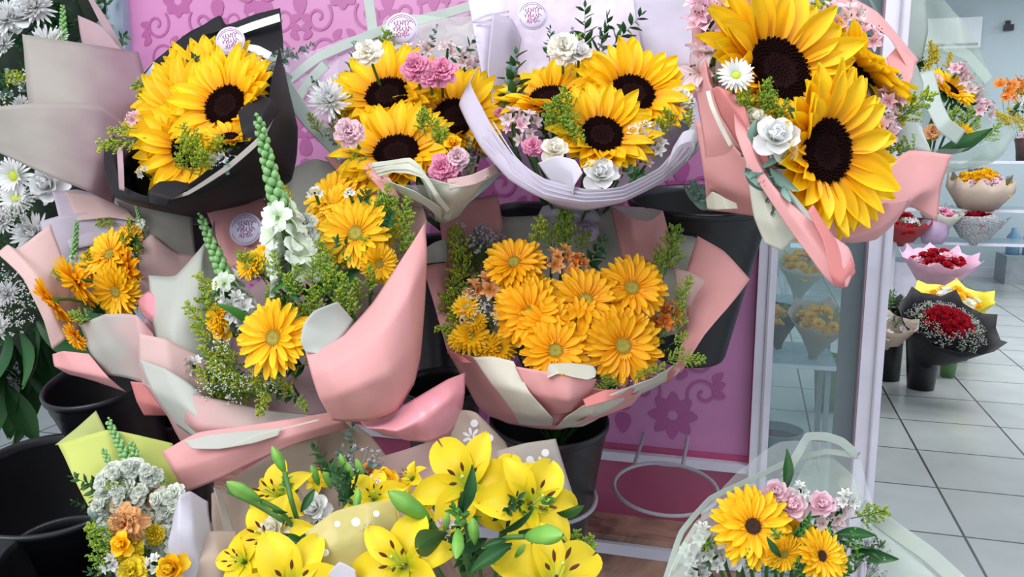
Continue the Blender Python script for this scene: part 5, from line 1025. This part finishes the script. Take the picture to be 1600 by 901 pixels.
for a, c in (((1305,835,.9),(1370,820,.88)),((1250,820,.92),(1268,785,.92)),((1330,860,.9),(1395,882,.86)),((1240,840,.9),(1280,818,.88)),((1225,765,.97),(1250,712,.99)),((1330,850,.9),(1378,850,.88)),((1220,870,.87),(1200,850,.86)),((1345,815,.95),(1350,808,.95))): B.bit('leaf', a, c)
for x, y in ((1240,830),(1230,845),(1300,845),(1320,850),(1335,870),(1180,880),(1330,890),(1250,885),(1210,885)): B.bit('frus', (x, y+14, .9), (x+U(-25,35), y-18, .88))
for x, y in ((1350,870),(1365,890),(1370,860)): B.bit('lav', (x-15, y+22, .9), (x+10, y-22, .9))
for x, y in ((1130,850),(1150,815)): B.fl('yrose', x, y, .95, 8, (0,.4,.9))

# ================================================================== O: white arrangement at the left edge
B = Bouquet('flower_arrangement', 'tall dark green arrangement of white chrysanthemums and roses along the left edge', P(-40, 560, 1.85), cat='flower arrangement')
m = MB()
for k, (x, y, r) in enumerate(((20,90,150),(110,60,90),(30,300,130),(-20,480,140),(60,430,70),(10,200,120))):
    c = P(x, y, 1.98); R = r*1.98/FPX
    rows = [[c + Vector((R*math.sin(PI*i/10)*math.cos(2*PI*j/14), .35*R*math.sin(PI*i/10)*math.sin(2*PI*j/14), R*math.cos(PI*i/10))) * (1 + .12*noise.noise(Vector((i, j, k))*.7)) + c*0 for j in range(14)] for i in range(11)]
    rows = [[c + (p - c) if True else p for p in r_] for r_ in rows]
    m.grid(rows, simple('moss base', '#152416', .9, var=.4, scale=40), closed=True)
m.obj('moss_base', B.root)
m = MB(); m.tube([P(-40, 560, 1.9), Vector((P(-40, 560, 1.9).x, P(-40, 560, 1.9).y, 0))], .025, BLK, 10)
p = P(-40, 560, 1.9); p.z = 0; 
for q in range(3): a_ = q*2.094 + .4; m.tube([p + Vector((0, 0, .35)), p + Vector((.28*math.cos(a_), .28*math.sin(a_), .01))], .012, BLK, 8)
m.obj('stand_leg', B.root)
pts = [(U(-20, 175), U(0, 110)) for _ in range(22)] + [(U(-20, 110), U(110, 560)) for _ in range(46)]
for x, y in pts: B.fl(rnd.choice(['rus','rus','euc','rus']), x, y, 1.84, 62, (U(-.8,.8),U(-.6,.8),.7), stem=False)
for x, y, k, r in ((38,22,'wrose',30),(62,50,'wals',0),(72,70,'mum',34),(10,190,'mum',24),(32,205,'mum',20),(22,275,'daisy',36),(75,288,'wrose',30),(12,30,'mum',36),(55,10,'mum',34),(55,365,'mum',38),(10,460,'mum',24),(0,345,'mum',28),(20,590,'mum',40),(8,620,'mum',30),(-5,515,'mum',26),(90,62,'daisy',20),(35,165,'mum',18),(5,70,'mum',24),(25,310,'daisy',30)):
    if r: B.fl(k, x, y, 1.76, r, (U(-.2,.3),U(-.1,.4),.95), stem=False)
for x, y in ((20,330),(45,340),(60,320),(40,440),(60,470),(30,480),(50,500),(15,430),(20,160),(45,130),(70,450),(30,510),(60,420)): B.fl('gyp', x, y+10, 1.76, 40, (U(-.3,.3),.3,.9), stem=False)
B.bit('snap',(100,120,1.74),(98,8,1.78)); B.bit('gold',(5,120,1.74),(30,112,1.72)); B.bit('gold',(0,125,1.74),(38,125,1.72)); B.bit('green',(70,105,1.74),(62,150,1.73))
for a, c in (((40,520,1.74),(78,640,1.7)),((20,540,1.74),(30,700,1.68)),((55,510,1.76),(110,600,1.72)),((0,560,1.72),(12,730,1.66)),((60,530,1.76),(60,690,1.72)),((35,560,1.74),(48,720,1.7)),((-10,560,1.7),(-5,720,1.66)),((70,520,1.78),(98,650,1.76)),((10,600,1.7),(60,700,1.68)),((80,480,1.78),(125,560,1.76)),((45,560,1.74),(85,700,1.72)),((60,500,1.74),(140,620,1.78)),((10,520,1.74),(50,640,1.7)),((30,520,1.73),(90,600,1.73))): B.bit('lleaf' if rnd.random() < .4 else 'leaf', a, c, stem=False)
# ================================================================== far room
m = MB()
def wall_d(px, py, y): 
    dd = P(px, py, 1) - CAM; return dd and (y - CAM.y)/dd.y
YB = 11.1
def wp(px, py, off=0): return P(px, py, wall_d(px, py, YB-off))
a = wp(1440, 30, .2); b = wp(1531, 74, .2)
ac = thing('air_conditioner', 'white split air conditioner mounted high on the far wall', 'air conditioner', Vector((a.x, YB-.1, b.z)))
m = MB(); m.box(a.x, YB-.22, b.z, b.x, YB, a.z, simple('white plastic', '#e6ebf0', .4, var=.02)); o = m.obj('casing', ac, smooth=False); bv = o.modifiers.new('b', 'BEVEL'); bv.width = .02; bv.segments = 3
m = MB(); m.box(a.x+.03, YB-.228, b.z+.02, b.x-.03, YB-.219, b.z+.05, simple('vent shade', '#8e979e', .5)); m.obj('air_vent', ac, smooth=False)
a = wp(1571, 38, .1); b = wp(1584, 47, .1)
m = MB(); m.box(a.x, YB-.1, b.z, b.x, YB-.02, a.z, BLK); m.box(a.x+.02, YB-.03, b.z+.02, b.x-.02, YB, a.z+.05, BLK); tag(m.obj('security_camera', smooth=False), 'small black security camera on the far wall right of the air conditioner', 'camera')
a = wp(1190, 345, .05); b = wp(1262, 500, .05)
EM, nt, out = new_mat('glare glow'); e = nt.nodes.new('ShaderNodeEmission'); e.inputs[0].default_value = (.75, .88, 1, 1); e.inputs[1].default_value = 1.1; L(nt, e.outputs[0], out.inputs[0])  # even glow standing in for a bright reflection
m = MB(); m.box(a.x, YB-.02, .02, b.x, YB-.005, a.z, EM); dr = struct(m.obj('glare_panel_1', smooth=False))  # glowing panel added to give the bright glare behind the cabinet glass
m = MB()
for z in (.02, .35, a.z): m.box(a.x-.05, YB-.05, z-.02, b.x+.05, YB-.02, z+.03, FRAMEM)
for x in (a.x-.05, (a.x+b.x)/2, b.x): m.box(x, YB-.05, 0, x+.05, YB-.02, a.z, FRAMEM)
o = m.obj('glare_frame', smooth=False); o.parent = dr  # frame added round the glowing glare panel
# ceiling lamps
for k, (x, y) in enumerate(((3.6, 6.4), (4.4, 9.2))):
    m = MB(); m.box(x-.6, y-.06, 2.985, x+.6, y+.06, 3.03, simple('lamp white', '#eef2f6', .3)); t = m.obj('ceiling_lamp', smooth=False)
    tag(t, ('white strip lamp on the ceiling, the nearer one', 'white strip lamp on the ceiling, the farther one')[k], 'lamp')

def far_bq(label, px, py, d, rpx, wrap, kinds, fr, n=19, hgt=1.5, name='wrapped_bouquet', group=None, ax=(0, 1, .35), teeth=9, inner=None, cat='bouquet', dome=.45, flare=1.25):
    c = P(px, py, d); r = rpx*d/FPX; z = D(*ax); q = Matrix.Translation(c) @ z.to_track_quat('Z', 'Y').to_matrix().to_4x4()
    B = Bouquet(name, label, c - z*r*hgt, cat=cat, group=group)
    N = teeth*4; rows = []
    for k, (rr, zz) in enumerate(((flare, .22), (1.05, -.1), (.6, -.75), (.2, -hgt*.85), (.14, -hgt))):
        rows.append([q @ Vector((rr*r*math.cos(2*PI*j/N)*(1 + (.1 if k == 0 and j % 4 == 0 else 0)), rr*r*math.sin(2*PI*j/N)*(1 + (.1 if k == 0 and j % 4 == 0 else 0)), r*(zz + ((.16 if j % 4 == 0 else -.05) if k == 0 else 0) + .03*math.sin(j*2.1)*(k < 3)))) for j in range(N)])
    m = MB(); m.grid(rows, wrap, closed=True)
    o = m.obj('paper_wrap', B.root); md = o.modifiers.new('t', 'SOLIDIFY'); md.thickness = .002
    for i in range(n):
        u = math.sqrt((i+.5)/n); th = i*2.39996; p = q @ Vector((u*r*.92*math.cos(th), u*r*.92*math.sin(th), r*dome*(1-u*u)))
        k = kinds[0] if (inner is None or u < inner) else kinds[-1]
        if inner is None: k = kinds[i % len(kinds)]
        fn, nv = KINDS[k]; me = cached(k, nv, fn); o = bpy.data.objects.new(me[0].name.split('.')[0], me[0]); COL.objects.link(o)
        nz = (q.to_3x3() @ Vector((u*.7*math.cos(th), u*.7*math.sin(th), 1)))
        place(o, p - (nz.normalized()*r*.1 if k not in SPIKE else nz.normalized()*r*fr*.7), nz, r*fr*(1 if k not in SPIKE else 1.4), U(0, 6), B.root)
    return B
def floor_bucket(label, px, pyf, d, rpx, h, rb=.75, mat=None, name='flower_bucket', group='buckets on the shop floor'):
    """stands upright on the floor under pixel column px"""
    dd = P(px, pyf, 1) - CAM; t = -CAM.z/dd.z; p = CAM + dd*t; r = rpx*t/FPX
    tt = thing(name, label, 'bucket', p, group); M = Matrix.Translation(p); mat = mat or BLK
    m = MB(); m.lathe([(.001, .002), (r*rb, .002), (r, h-.02)], mat, 32, M); m.obj('bucket_body', tt)
    m = MB(); m.lathe([(r, h-.02), (r*1.05, h-.015), (r*1.05, h), (r*.98, h), (r*.95, h-.02), (r*rb*.9, .02), (.001, .02)], mat, 32, M); m.obj('rim', tt)
    return p
VG = simple('green vase glass', '#6f9d63', .15, trans=.3)
RW = simple('red wrap', '#8c1822', .5); YW = simple('yellow wrap', '#e0cf2e', .45, trans=.15); LP = simple('light pink wrap', '#d9aac2', .45, trans=.2)
DOT = simple('speckled wrap', '#9a9a9e', .5, var=.9, scale=90)
floor_bucket('black floor bucket holding the red rose bouquet', 1438, 606, 5, 26, .33)
far_bq('round bouquet of dark red roses ringed with white filler in black paper', 1478, 512, 5.0, 60, BLACKP, ['rrose', 'gyp'], .21, n=60, hgt=1.3, ax=(.1, .8, .6), inner=.62, teeth=7)
floor_bucket('green glass vase on the tiles behind the red rose bouquet', 1480, 588, 5.3, 17, .28, .6, VG, 'glass_vase', 'glass vases on the floor')
floor_bucket('tall dark bucket against the white upright', 1386, 592, 5.2, 20, .5, .9)
far_bq('dark wrapped bouquet half hidden behind the white upright', 1385, 480, 5.3, 32, BLACKP, ['rus', 'green'], .6, n=10, hgt=1.4)
far_bq('blush paper bouquet between the white upright and the red roses', 1388, 510, 5.0, 34, TAUPE, ['rus', 'wals'], .4, n=8, hgt=1.1, teeth=5)
far_bq('bouquet in bright yellow paper behind the red roses', 1488, 470, 5.7, 46, YW, ['yrose', 'daisy', 'ydaisy'], .25, n=20, hgt=1.8, teeth=6)
floor_bucket('dark floor bucket under the yellow paper bouquet', 1492, 560, 5.8, 24, .35)
far_bq('light pink paper bouquet filled with red petals', 1468, 410, 6.3, 44, LP, ['rrose', 'rrose', 'prose'], .24, n=24, hgt=1.5, teeth=9)
floor_bucket('dark floor bucket under the light pink paper bouquet', 1470, 530, 6.3, 22, .5)
# glass display unit with flowers
def fx(px, py, d): return P(px, py, d)
c0 = P(1400, 300, 8.4); c1 = P(1680, 300, 7.7); zt1 = P(1500, 330, 8).z; zt2 = P(1500, 385, 8).z; zt0 = P(1500, 252, 8).z
un = thing('display_shelves', 'glass display shelves with white edges in the far part of the shop', 'shelves', Vector(((c0.x+c1.x)/2, c0.y+.3, 0)))
for z in (zt0, zt1, zt2):
    m = MB(); m.box(c0.x, c0.y, z-.02, c1.x, c0.y+.6, z, GLASS2); m.obj('glass_shelf', un, smooth=False)
    m = MB(); m.box(c0.x, c0.y-.012, z-.024, c1.x, c0.y, z+.004, FRAMEM); m.obj('shelf_edge', un, smooth=False)
for x in (c0.x, c1.x-.04):
    for y in (c0.y, c0.y+.56): m = MB(); m.box(x, y, 0, x+.04, y+.04, zt0, FRAMEM); m.obj('leg', un, smooth=False)
m = MB(); m.box(c0.x+.05, c0.y+.1, 0, c1.x-1.2, c0.y+.55, .35, FRAMEM); m.obj('base_cabinet', un, smooth=False)
far_bq('big round bouquet of mauve and yellow chrysanthemums on the upper glass shelf', 1532, 290, 8.25, 46, TAUPE, ['ydaisy', 'pals', 'yrose', 'lcarn', 'rus'], .24, n=55, hgt=1.02, ax=(0, 1, .3), dome=.6, flare=.95)
far_bq('red bouquet in speckled black and white paper on the lower glass shelf', 1526, 346, 8.25, 34, DOT, ['rrose'], .3, n=16, hgt=1.1, ax=(.1, 1, .1), teeth=5)
far_bq('small posy of pink and white flowers beside the speckled bouquet', 1470, 335, 8.25, 26, CREAM, ['pals', 'wals', 'carn', 'rus'], .4, n=16, hgt=1.0)
far_bq('red rose box arrangement with dark leaves on the glass shelf', 1412, 350, 8.2, 32, RW, ['rrose', 'rus', 'wals'], .35, n=16, hgt=1.1, teeth=5, cat='flower box', name='rose_box')
m = MB(); p = P(1458, 368, 8.25); m.lathe([(.001, 0), (.09, 0), (.14, .1), (.13, .2), (.1, .24)], simple('lilac pot', '#a58aa8', .4), 24, Matrix.Translation((p.x, p.y, zt2))); tag(m.obj('ceramic_pot'), 'round lilac pot on the lower glass shelf', 'pot')
dd = P(1583, 438, 1) - CAM; p = CAM - dd*(CAM.z/dd.z)
m = MB(); m.box(p.x-.18, p.y-.35, 0, p.x+.9, p.y+.1, .32, simple('grey cabinet', '#9ea3a8', .5)); o = m.obj('storage_box', smooth=False); bv = o.modifiers.new('b', 'BEVEL'); bv.width = .01
tag(o, 'low pale grey box on the floor at the far right edge', 'box')
for k in range(3):
    m = MB(); M = Matrix.Translation((p.x-.08 + .17*k, p.y-.15, .321)); m.lathe([(.001, 0), (.07, 0), (.07, .2), (.03, .26), (.03, .3), (.001, .3)], film_mat('blue bottle', '#9cc4dc', .5) if k == 0 else MATS['blue bottle'], 16, M)
    tag(m.obj('water_bottle'), 'clear blue water bottle on the low grey box', 'bottle', 'blue bottles on the grey box')
# orange and yellow arrangement at the right edge
B = Bouquet('flower_arrangement', 'orange lilies and yellow filler in a brown pot on the top glass shelf', P(1606, 262, 8.2), cat='flower arrangement')
for x, y, k, r in ((1572,135,'orals',24),(1590,132,'orals',20),(1578,150,'orals',18),(1598,150,'wals',18),(1592,162,'daisy',14),(1605,140,'orals',24)): B.fl(k, x, y, 8.15, r, (U(-.3,.3),.3,.9))
for x, y in ((1560,182),(1575,190),(1590,195),(1580,180),(1598,190),(1592,145),(1570,188)): B.bit('yel', (x+12, y+14, 8.15), (x-8, y-12, 8.15))
B.fill(['rus'], [(1590,170),(1600,185),(1585,165)], 8.18, 30)
for k in range(6): B.fl('mum' if k % 2 else 'lcarn', 1600+U(-8, 10), 215+U(-10, 10), 8.15, 12, (-.3, .3, .9), stem=False)
M = Matrix.Translation(Vector((P(1608, 262, 8.2).x, P(1608, 262, 8.2).y, zt0+.001))); m = MB(); m.lathe([(.001, .0), (.12, .0), (.13, .1), (.15, .22), (.12, .22)], simple('brown pot', '#4a3330', .5), 20, M); m.obj('pot', B.root)
# seen through the cabinet glass
cb = far_bq('cream paper bouquet with yellow flowers seen through the glass, upper one', 1256, 412, 3.9, 36, CREAM, ['yrose', 'ydaisy', 'rus'], .3, n=16, hgt=1.8, teeth=6, ax=(0, .9, .5))
far_bq('blush paper bouquet with yellow flowers seen through the glass, lower one', 1282, 500, 3.6, 40, TAUPE, ['yrose', 'ydaisy', 'green'], .3, n=16, hgt=1.8, teeth=6, ax=(0, .9, .5))
far_bq('dark paper bouquet with yellow flowers behind the glass beside the white post', 1212, 496, 3.7, 32, BLACKP, ['yrose', 'green'], .35, n=14, hgt=1.7, teeth=6, ax=(-.2, .9, .4))
cb = cb.hub
def low_table(label, px0, px1, py, d):
    a = P(px0, py, d); b = P(px1, py, d); t = thing('glass_table', label, 'table', Vector(((a.x+b.x)/2, a.y+.2, 0)))
    m = MB(); m.box(a.x, a.y, a.z-.012, b.x, a.y+.45, a.z, GLASS2); m.obj('table_top', t, smooth=False)
    m = MB(); m.box(a.x, a.y-.01, a.z-.014, b.x, a.y, a.z+.002, WHITES); m.obj('table_edge', t, smooth=False)
    for x in (a.x+.02, b.x-.04):
        for y in (a.y+.02, a.y+.4): m = MB(); m.box(x, y, 0, x+.02, y+.02, a.z-.012, WIRE); m.obj('leg', t, smooth=False)
m = MB(); m.box(cb.x-.16, cb.y-.14, cb.z-.014, cb.x+.16, cb.y+.16, cb.z-.002, GLASS2)
for dx in (-.15, .14): m.box(cb.x+dx, cb.y-.13, 0, cb.x+dx+.012, cb.y-.118, cb.z-.014, WIRE); m.box(cb.x+dx, cb.y+.14, 0, cb.x+dx+.012, cb.y+.152, cb.z-.014, WIRE)
tag(m.obj('glass_stand', smooth=False), 'small glass topped stand under the upper cream paper bouquet behind the glass', 'stand')
low_table('low glass table behind the cabinet glass carrying paper bouquets', 1190, 1305, 566, 3.6)
floor_bucket('green glass vase on the floor behind the cabinet glass', 1288, 640, 4, 20, .33, .7, VG, 'glass_vase', 'glass vases on the floor')
dd = P(1210, 735, 1) - CAM; p = CAM - dd*(CAM.z/dd.z); M = Matrix.Translation(p); r = 42*3.7/FPX
tt = thing('metal_pail', 'grey metal pail of brown water on the floor behind the glass', 'bucket', p)
m = MB(); m.lathe([(.001, .002), (r*.8, .002), (r, .2), (r*1.03, .205), (r*.97, .205), (r*.8, .02)], simple('pail metal', '#8b959c', .35, metal=.3), 32, M); m.obj('pail_body', tt)
m = MB(); m.lathe([(.001, .165), (r*.95, .165)], simple('brown water', '#5a3e38', .1), 32, M); m.obj('water', tt)
